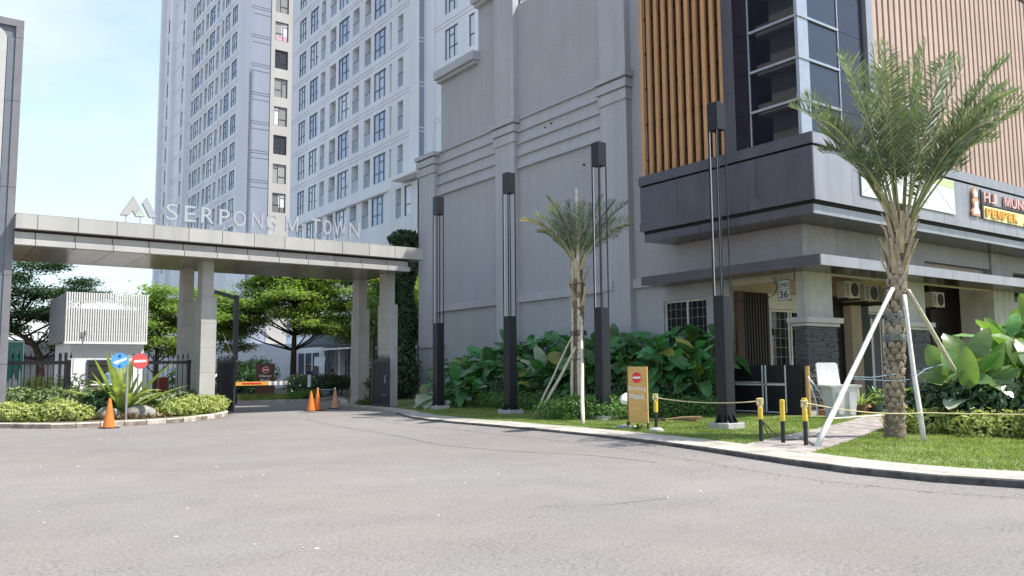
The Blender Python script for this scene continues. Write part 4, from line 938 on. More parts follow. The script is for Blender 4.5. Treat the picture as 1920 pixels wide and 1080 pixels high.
# rounded white border and inner face
def rrect(x0, x1, z0, z1, r, n=6):
    pts = []
    for cx_, cz_, a0 in ((x1-r, z1-r, 0), (x0+r, z1-r, PI/2), (x0+r, z0+r, PI), (x1-r, z0+r, 1.5*PI)):
        for i in range(n+1):
            a = a0+PI/2*i/n; pts.append((cx_+r*math.cos(a), cz_+r*math.sin(a)))
    return pts
m = MB(); m.prism(rrect(px0+.3, px1-.42, .4, 11.75, .35), (0, Yp+.05, 0), X, Z, -Y, .04); m.build("white_border", M['pylonwhite'], py)
m = MB(); m.prism(rrect(px0+.5, px1-.66, .6, 11.45, .4), (0, Yp+.008, 0), X, Z, -Y, .02); m.build("inner_panel", M['pylonsilver'], py)

# ------------------------------------------------------------------ spear fences
def fence(x0, x1, y, label, post_x):
    f = empty("spear_fence", ((x0+x1)/2, y, 0), label, "fence")
    m = MB(); m.box(x0, x1, y-.035, y+.035, 1.76, 1.87); m.build("rail", M['rail'], f)
    m = MB(); m.box(x0, x1, y-.025, y+.025, .28, .34); m.build("rail", M['rail'], f)
    m = MB(); m.box(post_x-.06, post_x+.06, y-.06, y+.06, 0, 1.9); m.build("post", M['rail'], f)
    b = MB(); b.tube((0, 0, .1), (0, 0, 1.95), .013, n=6); b.lathe([(.013, 1.95), (.034, 2.0), (.02, 2.05), (.002, 2.15)], 8); bm_ = b.mesh("bar", M['rail'])
    n = int((x1-x0)/.158)
    for k in range(n+1): inst("bar", bm_, f, (x0+.04+k*.158-(x0+x1)/2, 0, 0))
fence(2.28, 4.05, 29.5, "black spear topped iron fence left of the guard house planting", 3.98)
fence(5.85, 7.74, 29.5, "black spear topped iron fence between the big strap leaf plant and the gate column", 7.66)
def gate_leaf(name, x0, y0, x1, y1, label, n):
    t = empty(name, (x0, y0, 0), label, "gate"); a, b = Vector((x0, y0, 0)), Vector((x1, y1, 0)); d = (b-a).normalized(); nn = Vector((-d.y, d.x, 0)); Ln = (b-a).length
    def bx(s0, s1, z0, z1, th, nm, mm=M['gateleaf']):
        m = MB(); p = [a+d*s0-nn*th, a+d*s1-nn*th, a+d*s1+nn*th, a+d*s0+nn*th]
        m.add([(q.x, q.y, z0) for q in p]+[(q.x, q.y, z1) for q in p], [(0, 3, 2, 1), (4, 5, 6, 7), (0, 1, 5, 4), (1, 2, 6, 5), (2, 3, 7, 6), (3, 0, 4, 7)]); return m.build(nm, mm, t)
    bx(0, .07, .08, 1.95, .03, "stile"); bx(Ln-.07, Ln, .08, 1.95, .03, "stile"); bx(.07, Ln-.07, 1.80, 1.90, .03, "rail"); bx(.07, Ln-.07, .08, .20, .03, "rail"); bx(.03, Ln-.03, .201, 1.799, .006, "sheet")
    for k in range(n):
        s = .1+(Ln-.22)*k/(n-1); bx(s, s+.028, .20, 1.80, .02, "slat")
    for k in range(n):
        s = .05+(Ln-.1)*k/(n-1); m = MB(); p = a+d*s; m.lathe([(.012, 1.9), (.02, 1.97), (.003, 2.1)], 6, (p.x, p.y, 0)); m.build("spike", M['rail'], t)
    return t, a, d
gate_leaf("gate_leaf", 9.25, 29.5, 9.1, 31.05, "dark blue slatted gate leaf folded open beside the left gate columns", 12)
t, a, d = gate_leaf("gate_leaf", 14.60, 28.10, 14.56, 29.3, "dark slatted gate leaf with latch folded against the right gate column", 9)
m = MB(); m.box(14.52, 14.64, 29.34, 29.46, 0, 2.75); m.build("post", M['rail'], t)
m = MB(); m.tube((14.5, 28.25, 1.0), (14.5, 28.25, 1.3), .015); m.tube((14.5, 28.25, 1.02), (14.6, 28.25, 1.02), .012); m.tube((14.5, 28.25, 1.28), (14.6, 28.25, 1.28), .012); m.tube((14.48, 28.1, .55), (14.48, 28.45, .55), .012); m.build("latch", M['steel'], t)
# boom barrier
bb = empty("boom_barrier", (10, 34.5, 0), "orange and white barrier arm lowered across the gateway", "barrier")
m = MB(); m.bbox(10.25, 10.6, 34.46, 34.8, 0, 1.10, .02); m.build("cabinet", M['signyellow'], bb)
m = MB(); m.box(10.3, 12.20, 34.40, 34.44, .90, 1.06); m.build("arm", M['orange'], bb)
m = MB()
for k in range(4): m.box(12.202+.24*k, 12.202+.24*k+.12, 34.398, 34.442, .898, 1.062)
m.build("white_band", M['white'], bb)
m = MB()
for k in range(3): m.box(12.324+.24*k, 12.44+.24*k, 34.40, 34.44, .90, 1.06)
m.build("grey_band", M['steel'], bb)
m = MB(); m.box(11.1, 11.9, 34.394, 34.398, .95, 1.01); m.build("red_stripe", M['red'], bb)
# black floodlight mast behind the left column
an = empty("arm_mast", (11.9, 38, 0), "black steel mast with a short side arm behind the left gate columns", "mast")
m = MB(); m.box(11.8, 12.0, 37.9, 38.1, 0, 4.95); m.build("post", M['lamp'], an)
m = MB(); m.add([(11.8, 37.92, 4.8), (11.8, 38.08, 4.8), (11.8, 38.08, 4.95), (11.8, 37.92, 4.95), (10.9, 37.92, 5.02), (10.9, 38.08, 5.02), (10.9, 38.08, 5.17), (10.9, 37.92, 5.17)], [(0, 1, 2, 3), (7, 6, 5, 4), (0, 4, 5, 1), (1, 5, 6, 2), (2, 6, 7, 3), (3, 7, 4, 0)]); m.build("arm", M['lamp'], an)
m = MB(); m.path([(11.95, 37.8, 1.9), (11.6, 37.7, 2.4), (11.2, 37.6, 3.2)], .012); m.build("cable", M['steel'], an)

# ------------------------------------------------------------------ guard house with white slat screen
gh = empty("guard_house", (6.2, 37, 0), "small white guard house wrapped in vertical white slats behind the fence", "guard house")
m = MB(); m.box(4.95, 7.62, 36.25, 40.5, 0, 2.70); m.build("wall", M['podium'], gh)
m = MB(); m.box(4.72, 4.78, 36.05, 40.9, 2.70, 4.63); m.box(4.781, 7.68, 40.84, 40.9, 2.70, 4.3); m.build("side_panel", M['pylongrey'], gh)
m = MB(); m.box(4.79, 7.66, 36.3, 40.8, 2.705, 4.02); m.build("upper_box", M['pylonsilver'], gh)
m = MB(); m.box(4.70, 7.70, 36.0, 36.24, 2.62, 2.70); m.build("soffit_edge", M['podium'], gh)
s_ = MB(); s_.box(-.026, .026, -.02, .02, 2.70, 4.64); sm_ = s_.mesh("slat", M['white'])
for k in range(35): inst("slat", sm_, gh, (4.74+.086*k-6.2, 36.03-37, 0))
for z in (3.0, 3.7, 4.3):
    m = MB(); m.box(4.75, 7.68, 36.10, 36.15, z, z+.04); m.build("slat_rail", M['white'], gh)
window(gh, (5.55-6.2, 36.20-37, .95), (0, 0, 0), 1.5, 1.05, [.62], M['doorglass'], M['towerframe'], .05, .05)
m = MB(); m.box(4.93, 4.948, 36.9, 37.6, .1, 2.3); m.box(4.93, 4.948, 38.4, 39.2, .1, 2.3); m.build("side_door", M['darkbrown'], gh)
m = MB(); m.tube((5.35, 35.98, 2.05), (5.35, 35.98, 3.1), .012); m.tube((5.3, 35.98, 2.9), (5.3, 35.98, 3.12), .02); m.tube((5.42, 35.98, 2.95), (5.42, 35.98, 3.12), .02); m.build("aerial", M['steel'], gh)
wb_ = MB(); wb_.lathe([(.13, 0), (.135, .05), (.135, .33), (.12, .38), (.04, .43), (.04, .47)], 16, (6.25, 35.9, 1.05)); wj = mat("blue_water_jug", (.16, .26, .34), .15, var=.1); wb_.thing("water_jug", wj, (6.25, 35.9, 1.05), "translucent blue water jug on the guard house window shelf", "water jug")
m = MB(); m.box(5.6, 7.0, 35.78, 36.22, 1.0, 1.045); m.build("shelf", M['podium'], gh)

# ------------------------------------------------------------------ slim lamp posts
def lamp(y, label):
    t = empty("lamp_post", (15.06, y, 0), label, "lamp post", "tall black lamp posts along the grey side wall"); s = .15; cx_, cy_ = 15.06, y
    m = MB(); m.bbox(cx_-.29, cx_+.29, cy_-.29, cy_+.29, .02, .235, .012); m.build("concrete_base", M['concrete'], t)
    m = MB(); m.bbox(cx_-s, cx_+s, cy_-s, cy_+s, .235, 3.13, .008); m.build("post", M['lamp'], t)
    m = MB(); m.bbox(cx_-s, cx_+s, cy_-s, cy_+s, 7.03, 7.69, .008); m.build("cap_box", M['lamp'], t)
    for ax in (-1, 1):
        for ay in (-1, 1):
            m = MB(); x, yy = cx_+ax*(s-.016), cy_+ay*(s-.016); m.box(x-.013, x+.013, yy-.013, yy+.013, 3.131, 7.029); m.build("corner_bar", M['lamp'], t)
    for ax, ay in ((-.95, 1.1), (-1.05, -.95)):
        m = MB(); m.tube((cx_+ax*.11, cy_+ay*.11, 3.135), (cx_+ax*.11, cy_+ay*.11, 7.025), .012, n=10); m.build("light_tube", M['lamplight'], t)
    for ax, ay in ((-1, 0), (1, 0), (0, -1), (0, 1)):
        for q in (-.08, .08):
            m = MB(); dx, dy = ax*s, ay*s; px_, pyy = (0, q) if ax else (q, 0)
            o = (cx_+dx+px_-(.008 if ay else 0), cy_+dy+pyy-(.008 if ax else 0), .236)
            m.prism([(0, 0), (.12, 0), (0, .22)], o, (ax, ay, 0), Z, Vector((0, 1, 0)) if ax else Vector((1, 0, 0)), .016); m.build("gusset", M['lamp'], t)
    for ax, ay in ((-1, -1), (1, -1), (-1, 1), (1, 1)):
        m = MB(); m.tube((cx_+ax*.235, cy_+ay*.235, .22), (cx_+ax*.235, cy_+ay*.235, .28), .018, n=6); m.build("bolt", M['steel'], t)
lamp(12.51, "tall black lamp post in front of the porch, nearest the yellow posts")
lamp(16.64, "tall black lamp post between the bamboo propped palm and the tan no entry board")
lamp(20.9, "tall black lamp post just left of the bamboo propped palm")
lamp(25.25, "tall black lamp post nearest the entrance gate")

# ================================================================== VEGETATION BUILDERS
def leaf_cloud(P, N, size, asp=0.5, jit=0.5, fold=0.25, tang=None):
    """folded diamond leaves at points P, roughly facing N"""
    k = len(P); n = N + nr.normal(0, jit, (k, 3)); n /= np.linalg.norm(n, axis=1)[:, None]+1e-9
    t = nr.normal(0, 1, (k, 3)) if tang is None else tang + nr.normal(0, .45, (k, 3))
    t -= (t*n).sum(1)[:, None]*n; t /= np.linalg.norm(t, axis=1)[:, None]+1e-9; b = np.cross(n, t)
    s = size*nr.uniform(.65, 1.3, k)[:, None]
    V = np.stack([P - t*s*.5, P + b*s*asp*.5 + n*s*fold*.3 - t*s*.05, P + t*s*.5 - n*s*fold*.25, P - b*s*asp*.5 + n*s*fold*.3 - t*s*.05], 1).reshape(-1, 3)
    i = np.arange(k)*4
    F = np.concatenate([np.stack([i, i+1, i+2], 1), np.stack([i, i+2, i+3], 1)], 0)
    return V, F
def blob_points(n, c, r, zmin=None, power=.33, bumps=5, amp=.18):
    d = nr.normal(0, 1, (n, 3)); d /= np.linalg.norm(d, axis=1)[:, None]; rr = nr.uniform(0.25, 1, n)**power
    ph = nr.uniform(0, 6.28, (bumps, 3)); fr = nr.uniform(2, 5, (bumps, 3)); w = np.ones(n)
    for q in range(bumps): w += amp/bumps*2*np.sin((d*fr[q]+ph[q]).sum(1)*1.7)
    P = np.array(c) + d*(rr*w)[:, None]*np.array(r)
    if zmin is not None: P[:, 2] = np.maximum(P[:, 2], zmin + nr.uniform(0, .05, n))
    return P, d
def bush(name, blobs, n, size, mm, label, cat, group=None, asp=.5, jit=.55, zmin=.11, core=True):
    c0 = np.mean([b[0] for b in blobs], 0); t = empty(name, (c0[0], c0[1], 0.1), label, cat, group)
    vol = np.array([b[1][0]*b[1][1] for b in blobs]); Vs, Fs, o = [], [], 0
    for (c, r), v in zip(blobs, vol/vol.sum()):
        P, D = blob_points(int(n*v), c, r, zmin); D = D + np.array([0, 0, .5]); V, F = leaf_cloud(P, D, size, asp, jit); Vs.append(V); Fs.append(F+o); o += len(V)
    V = np.concatenate(Vs); F = np.concatenate(Fs); V -= np.array([c0[0], c0[1], .1])
    inst("foliage", npmesh("foliage", V, F, mm), t)
    if core:
        m = MB()
        for c, r in blobs:
            for q in range(5):
                a = rnd.uniform(0, 6.28); m.path([(c[0]+.1*math.cos(a), c[1]+.1*math.sin(a), .08), (c[0]+r[0]*.4*math.cos(a), c[1]+r[1]*.4*math.sin(a), c[2]), (c[0]+r[0]*.7*math.cos(a), c[1]+r[1]*.7*math.sin(a), c[2]+r[2]*.6)], [.012, .009, .004], 4)
        m.build("stems", M['bark'], t)
    return t
def row_blobs(pts, r, z, jitter=.1, step=.45):
    L_ = smooth_line(pts, step); out = []
    for p in L_: out.append(((p[0]+rnd.uniform(-jitter, jitter), p[1]+rnd.uniform(-jitter, jitter), z+rnd.uniform(-.06, .08)), (r[0]*rnd.uniform(.85, 1.15), r[1]*rnd.uniform(.85, 1.15), r[2]*rnd.uniform(.85, 1.15))))
    return out
# broad leaf blade: x along the leaf, z normal, unit length
def blade_mesh(name, mm, w=.46, droop=.25, fold=.10, nx=8, tip=.8, wave=.03):
    V, F = [], []
    for i in range(nx+1):
        s = i/nx; hw = w*.5*(math.sin(PI*min(1, s**tip*1.0))**.55 if 0 < s < 1 else 0.0)+.002; zc = -droop*s*s
        for j, u_ in enumerate((-1, -.5, 0, .5, 1)):
            V.append((s*(1-.12*droop*s), u_*hw, zc+fold*abs(u_)*hw*2.2+wave*math.sin(s*17+u_*2)*abs(u_)))
    for i in range(nx):
        for j in range(4): F.append((i*5+j, i*5+j+1, (i+1)*5+j+1, (i+1)*5+j))
    me = bpy.data.meshes.new(name); me.from_pydata(V, [], F); me.materials.append(mm); me.polygons.foreach_set("use_smooth", [True]*len(F)); me.update(); return me
def blades_set(mm): return [blade_mesh("leaf", mm, w_, d_, f_, wave=v_) for w_, d_, f_, v_ in ((.50, .18, .10, .012), (.56, .35, .08, .02), (.46, .08, .16, .01), (.54, .55, .05, .02))]
BL, BLS, BLY, BLP = blades_set(M['bigleaf']), blades_set(M['bigleafsun']), blades_set(M['yleaf'])[:2], blades_set(M['paleleaf'])[:2]
def leaf_quat(d, up):
    d = d.normalized(); z = (up - d*up.dot(d)).normalized(); y = z.cross(d); return Matrix((d, y, z)).transposed().to_quaternion()
OUT = Vector((-.85, -.45, 0))
ORD = ['first', 'second', 'third', 'fourth', 'fifth', 'sixth', 'seventh', 'eighth', 'ninth', 'tenth', 'eleventh', 'twelfth']
def big_plant(x, y, n, h0, h1, L0_, L1_, sets, label, group, facing=None, z0=.1, spread=.55, pit=(-30, 52)):
    t = empty("broad_leaf_plant", (x, y, z0), label, "plant", group); st = MB()
    for i in range(n):
        a = rnd.uniform(0, 2*PI) if facing is None or rnd.random() < .35 else facing + rnd.gauss(0, .7)
        o = Vector((math.cos(a), math.sin(a), 0)); h = rnd.uniform(h0, h1); r = rnd.uniform(.15, 1)*spread; fr = (h-h0)/(h1-h0+1e-6)
        top = o*r*(1.15-.55*fr) + Z*h; st.path([o*.06, o*r*.35+Z*h*.55, top], [.018, .013, .009], 5)
        p = math.radians(rnd.uniform(*pit) + (18*fr-8)); yv = rnd.uniform(-.8, .8)
        d = (Quaternion(Z, yv) @ o)*math.cos(p) + Z*math.sin(p); L_ = rnd.uniform(L0_, L1_)
        up = Z*.9 + OUT*rnd.uniform(.0, .7) + Vector((rnd.uniform(-.4, .4), rnd.uniform(-.4, .4), 0))
        if p > .9: up = OUT*rnd.uniform(.6, 1.2) + Z*.25 + Vector((rnd.uniform(-.6, .6), rnd.uniform(-.6, .6), 0))
        u_ = rnd.random(); S = sets[0] if u_ < .93 or len(sets) == 1 else (sets[1] if u_ < .96 else sets[-1])
        q = inst("leaf", rnd.choice(S), t, top, leaf_quat(d, up), (L_, L_*rnd.uniform(.9, 1.15), L_))
    inst("stems", st.mesh("stems", M['stalk'], smooth=True), t)
    return t
# feather palm frond along a curve
def frond(parent, a, b, rise, mm, ll=.5, n=58, start=.22, tw=0.0, wid=.026, droop=0.0):
    a, b = Vector(a), Vector(b); c = a + (b-a)*.45 + Z*rise; V, F = [], []; pts = []
    for i in range(13):
        s = i/12; pts.append(a*(1-s)**2 + c*2*s*(1-s) + b*s*s - Z*droop*s**4)
    m = MB(); m.path(pts, [.022*(1-.85*i/12)+.003 for i in range(13)], 5)
    for i in range(n):
        s = start + (1-start)*(i+.5)/n; P_ = a*(1-s)**2 + c*2*s*(1-s) + b*s*s - Z*droop*s**4; d = ((c-a)*2*(1-s) + (b-c)*2*s).normalized()
        sd = d.cross(Z); sd = sd.normalized() if sd.length > .05 else Vector((1, 0, 0)); sd = Quaternion(d, tw) @ sd; nu = sd.cross(d).normalized()
        l_ = ll*(0.55+.75*math.sin(PI*min(1, .12+.8*s)))*rnd.uniform(.85, 1.1)*(1 if s < .9 else 1-.5*(s-.9)/.1)
        for sg in (-1, 1):
            e = (d*rnd.uniform(.55, .8) + sd*sg*rnd.uniform(.72, .9) + nu*rnd.uniform(.12, .55)).normalized(); w_ = nu.cross(e).normalized() if rnd.random() < .5 else e.cross(d).normalized()
            dp = Z*(-.10*l_*rnd.uniform(.2, 1.2)); k = len(V)
            V += [P_, P_+e*l_*.45+w_*wid*.5, P_+e*l_+dp, P_+e*l_*.45-w_*wid*.5]; F += [(k, k+1, k+2), (k, k+2, k+3)]
    m.cm = 1; m.add(V, F)
    return inst("frond", m.mesh("frond", [M['rachis'], mm], worldloc(parent)), parent)
rgt = Vector((.81, -.587, 0)); fwd = Vector((.587, .81, 0))
def trunk_bosses(t, lean, h, r0_, r1_, rings, per, sz, top_flare=0, mm=None):
    bs = []
    for q in range(3):
        m = MB(); w_, hh, th = sz*rnd.uniform(.9, 1.1), sz*1.25*rnd.uniform(.9, 1.1), sz*.26
        v = [(-w_*.5, 0, -hh*.15), (w_*.5, 0, -hh*.15), (w_*.46, th*.7, hh*.35), (w_*.16, th*1.15, hh*.66), (-w_*.16, th*1.15, hh*.66), (-w_*.46, th*.7, hh*.35), (0, th*.9, hh*.22), (0, th*.15, hh*.75)]
        m.add(v, [(0, 1, 6), (1, 2, 6), (2, 3, 6), (3, 4, 6), (4, 5, 6), (5, 0, 6), (2, 7, 3), (3, 7, 4), (4, 7, 5)]); bs.append(m.mesh("leaf_base", mm or M['boss']))
    for i in range(rings):
        s = (i+.5)/rings; r = r0_*(1-s)+r1_*s
        for j in range(per):
            a = 2*PI*(j+.5*(i % 2))/per + .035*i + rnd.uniform(-.13, .13); o = Vector((math.cos(a), math.sin(a), 0))
            y_ = (o + Z*.05).normalized(); x_ = Z.cross(o) * -1; z_ = x_.cross(y_)
            q = Quaternion(o, rnd.uniform(-.2, .2)) @ Matrix((x_, y_, z_)).transposed().to_quaternion()
            inst("leaf_base", rnd.choice(bs), t, lean*(h*s)**1.5+o*(r*rnd.uniform(.86, .97))+Z*(h*s+rnd.uniform(-.035, .035)), q, (rnd.uniform(.8, 1.2)*(.85+.2*s), rnd.uniform(.7, 1.2), rnd.uniform(.75, 1.15)*(.6+.45*s)))
def stumps(t, z0, z1, r, n, mm, lean=Vector((0, 0, 0))):
    for i in range(n):
        a = i*2.4 + rnd.uniform(-.2, .2); s = i/n; o = Vector((math.cos(a), math.sin(a), 0)); L_ = rnd.uniform(.32, .6); zb = z0+(z1-z0)*s
        m = MB(); sd = o.cross(Z)*.062; out = o*rnd.uniform(.10, .26)
        b0 = lean*zb**1.5+o*r*.8+Z*zb; m.add([b0-sd, b0+sd, b0+sd*.5+out+Z*L_, b0-sd*.5+out+Z*L_, b0-sd+o*.035, b0+sd+o*.035, b0+sd*.45+out+o*.02+Z*L_*.97, b0-sd*.45+out+o*.02+Z*L_*.97], [(0, 3, 2, 1), (4, 5, 6, 7), (0, 1, 5, 4), (1, 2, 6, 5), (2, 3, 7, 6), (3, 0, 4, 7)])
        inst("leaf_stub", m.mesh("leaf_stub", mm), t)

# ================================================================== DATE PALMS
bx, by = 15.42, 8.72
p1 = empty("date_palm", (bx, by, .1), "large date palm with scaly trunk on the front lawn", "palm tree")
LN = rgt*.040
m = MB(); pz = [-.1, .05, .3, .8, 1.6, 2.2, 2.8, 3.4, 3.9, 4.4]; m.path([LN*max(z, 0)**1.5+Z*z for z in pz], [.23, .205, .178, .163, .155, .153, .155, .158, .14, .085], 18); inst("trunk", m.mesh("trunk", M['trunk'], smooth=True), p1)
trunk_bosses(p1, LN, 3.4, .186, .165, 26, 8, .146)
stumps(p1, 3.1, 4.15, .16, 44, M['sheath'], LN)
FR = [(-1.05, 3.3, .3, .5), (-2.05, 2.45, .5, .75), (-1.85, 1.9, -.5, .7), (-1.25, 1.0, -.5, .75), (-.55, 3.2, -.3, .3), (.05, 3.45, .4, .2), (.45, 3.2, -.4, .2), (1.3, 3.35, .5, .45), (1.1, 2.9, -.5, .35), (2.2, 2.8, .4, .7),
      (2.65, 2.25, -.2, .75), (2.1, 1.75, .6, .7), (1.5, 1.9, -.9, .6), (-1.4, 2.9, -.8, .5), (-.2, 2.7, 1.2, .6), (.9, 2.4, 1.3, .6), (-1.0, 2.0, 1.3, .6), (1.9, 3.0, -.5, .6), (-1.6, 2.7, .9, .6), (.7, 3.3, .6, .3), (1.6, 1.2, .9, .7), (-1.3, 1.5, .7, .8), (2.7, 2.5, .5, .8), (-.7, 2.6, -1.0, .6), (.4, 2.5, -1.2, .6), (-1.5, 2.1, .4, .8), (1.8, 2.3, -.7, .8), (.1, 3.0, .9, .4), (1.2, 1.6, -1.0, .8)]
for dx, dz, df, rs in FR:
    a = Vector((bx, by, 4.15)) + rgt*.34 + (rgt*dx+fwd*df).normalized()*.1; b = Vector((bx, by, 4.45)) + rgt*((dx if dx > 0 else dx*.86)*1.09+.34) + fwd*df + Z*dz*1.08
    frond(p1, a, b, rs, M['frond'], ll=.53, n=70, start=.25, tw=rnd.uniform(-.7, .7), wid=.026, droop=.28*min(1, abs(dx)/2.2))
# poles leaning on the palm
def pole(a, b, r, label, mm, group, name="prop_pole"):
    a, b = Vector(a), Vector(b); m = MB(); k = 9; pts = [a+(b-a)*i/k+Vector((rnd.uniform(-.012, .012), rnd.uniform(-.012, .012), 0)) for i in range(k+1)]
    rs = [r*(1.05-.25*i/k) for i in range(k+1)]; m.path(pts, rs, 9)
    t = empty(name, a, label, "pole", group); inst("shaft", m.mesh("shaft", mm, a, True), t)
    for i in range(2, k, 2):
        m = MB(); q = (b-a).normalized(); m.tube(pts[i]-q*.012, pts[i]+q*.012, rs[i]*1.10, n=9); m.build("node", mm, t)
    return t
tp = [pole((12.57, 8.55, .08), Vector((bx, by, 2.98))+rgt*.02-fwd*.18, .050, "white pole propping the big date palm on its left", M['whitepole'], "white poles propping the big date palm"),
      pole((15.05, 7.98, .08), Vector((bx, by, 2.85))+rgt*.2-fwd*.25, .047, "white pole propping the big date palm, standing almost upright in front of it", M['whitepole'], "white poles propping the big date palm"),
      pole((18.4, 8.3, .08), Vector((bx, by, 2.95))+rgt*.36-fwd*.1, .050, "pale bamboo pole propping the big date palm on its right, foot in the shrubs", M['bamboo'], "white poles propping the big date palm")]
m = MB()
for z in (2.35, 2.42, 2.02, 2.08, 1.98, 2.5): 
    ps = [Vector((bx, by, z+.05*math.sin(k*2.1+z*9))) + Vector((math.cos(k*PI/6), math.sin(k*PI/6), 0))*.225 + LN*z**1.5 for k in range(13)]; m.path(ps, .011, 4)
m.path([(13.77, 8.62, 1.30), (14.6, 8.66, 1.27), (15.2, 8.5, 1.33)], .01, 4); m.path([(13.8, 8.6, 1.26), (14.9, 8.3, 1.2), (15.22, 8.2, 1.24)], .008, 4); m.path([(15.22, 8.2, 1.24), (16.3, 8.5, 1.42), (17.0, 8.52, 1.5)], .01, 4); m.path([(15.65, 8.55, 2.3), (15.9, 8.6, 2.45)], .012, 4)
m.thing("tie_rope", M['bluerope'], (bx, by, 2.2), "blue rope tying the white poles around the palm trunk", "rope")

cx2, cy2 = 15.5, 18.13
p2 = empty("date_palm", (cx2, cy2, .1), "smaller date palm bundled with bamboo poles in front of the grey side wall", "palm tree")
m = MB(); m.lathe([(.17, -.1), (.15, .1), (.14, 2.0), (.15, 3.6), (.12, 4.2), (.06, 4.6)], 14); inst("trunk", m.mesh("trunk", M['trunk'], smooth=True), p2)
trunk_bosses(p2, Vector((0, 0, 0)), 3.9, .15, .155, 26, 6, .13, mm=M['boss2'])
stumps(p2, 3.0, 4.3, .14, 16, M['sheath'])
F2 = [(-1.6, 1.25, .1, .8, 1), (-1.2, 1.3, -.3, .7, 0), (-.85, 1.95, .2, .5, 0), (-.75, 1.6, -.4, .6, 0), (-.35, 1.5, .6, .4, 0), (.15, 1.7, -.5, .3, 0), (.35, 1.8, .3, .2, 0), (.75, 1.9, -.2, .4, 0), (1.1, 1.85, .2, .5, 0), (1.5, 1.75, .0, .6, 0), (1.55, 1.1, -.3, .7, 0), (1.2, 1.3, .6, .5, 0), (-1.0, 1.0, .7, .6, 0), (-.15, 1.9, .4, .2, 0), (1.3, .9, .5, .6, 0)]
for dx, dz, df, rs, dry in F2:
    a = Vector((cx2, cy2, 4.3)); b = Vector((cx2, cy2, 4.55)) + rgt*dx + fwd*df + Z*dz
    frond(p2, a, b, rs, M['fronddry'] if dry else M['frond'], ll=.42, n=44, start=.22, tw=rnd.uniform(-.7, .7), wid=.027)
bg = "bamboo poles propping the smaller palm"
pole((14.93, 19.55, .08), (15.35, 18.3, 2.35), .035, "thin bamboo pole leaning left of the smaller palm, its foot farthest left", M['bamboo'], bg)
pole((14.9, 19.30, .08), (15.38, 18.1, 2.1), .05, "thick bamboo pole leaning left of the smaller palm, right beside the thinner one", M['bamboo'], bg)
pole((13.55, 15.75, .08), (15.42, 17.9, 2.95), .05, "bamboo pole standing in front of the smaller palm, foot in the open grass", M['bamboo'], bg)
pole((15.38, 18.0, .1), (15.5, 18.1, 6.75), .055, "tall bamboo pole tied upright along the smaller palm, tip above its fronds", M['bamboo'], bg)
pole((15.3, 18.25, .1), (15.42, 18.2, 4.9), .05, "bamboo pole tied upright to the left of the smaller palm trunk", M['bamboo'], bg)
m = MB()
for z in (2.45, 3.9, 2.5, 1.75, 2.55):
    m.path([Vector((cx2-.03, cy2-.03, z+.03*math.sin(k*1.7))) + Vector((math.cos(k*PI/6), math.sin(k*PI/6), 0))*.235 for k in range(13)], .012, 4)
m.thing("tie_rope", M['rubber'], (cx2, cy2, 2.4), "dark cord binding the bamboo poles to the smaller palm", "rope")

# ================================================================== SIDE WALL PLANTING
grp = "broad leaved plants along the grey side wall"
k = 0
for row, (xx, n_, h0, h1) in enumerate(((19.9, 17, 1.3, 2.45), (19.1, 17, .95, 2.1), (18.4, 14, .55, 1.6))):
    for q in range(12):
        yy = 16.7 + .3*row + .97*(11-q)
        big_plant(xx+rnd.uniform(-.2, .2), yy, n_+5, h0, h1, .55, .88, (BL, BLP, BLY), f"dark broad leaved plant, {('back', 'middle', 'front')[row]} row by the grey wall, {ORD[q]} from the gate end", grp, facing=PI+rnd.uniform(-.5, .3) if row else None)
for x, y, lb in [(18.6, 16.4, "in the middle behind the tan no entry board"), (17.9, 17.3, "nearest the tan no entry board, on its left"), (19.5, 17.2, "under the side window")]:
    big_plant(x, y, 16, .5, 2.0, .5, .8, (BL, BLY, BLY), "broad leaved plant with some yellowed leaves, " + lb, "broad leaved plants with yellowed leaves", facing=PI*1.1)
for x, y, h, lb in [(16.2, 26.6, 1.4, "in front of the right gate column"), (17.0, 27.4, 1.8, "tallest of those by the gate"), (16.4, 25.7, 1.1, "low, right behind the lamp post nearest the gate"), (17.8, 26.4, 1.6, "just right of the lamp post nearest the gate")]:
    big_plant(x, y, 14, .35, h, .55, .85, (BL, BLP), "green broad leaved plant, " + lb, "broad leaved plants between gate and side wall", facing=PI*1.2)
big_plant(15.2, 25.9, 8, .1, .5, .6, .8, (BLP, BLP), "low plant with pale silvery broad leaves at the kerb corner by the gate", None, facing=PI*1.25)
bush("hedge", row_blobs([(16.7, 25.2), (16.85, 22), (16.9, 19.2), (16.7, 17.2)], (.42, .42, .36), .38), 6500, .085, M['hedge'], "low clipped green hedge in front of the broad leaved plants by the side wall", "hedge")
bush("hedge", row_blobs([(17.7, 25.4), (18.1, 21), (18.0, 17), (18.9, 16.6), (19.8, 16.9)], (.55, .55, .62), .6), 9000, .13, M['hedgedark'], "dark shrub mass under the broad leaves along the side wall", "hedge")
bush("shrub", [((14.75, 17.35, .38), (.8, .65, .42)), ((15.3, 16.7, .35), (.7, .6, .38)), ((14.4, 18.0, .32), (.5, .5, .34)), ((15.6, 17.4, .42), (.6, .6, .42))], 4200, .13, M['hedge'], "rounded bright green shrub at the foot of the smaller palm", "shrub", asp=.34)
bush("shrub", row_blobs([(16.9, 16.6), (17.6, 16.0), (18.1, 15.8)], (.5, .5, .32), .36), 2600, .08, M['hedge'], "low green shrub between the tan no entry board and the black board", "shrub")

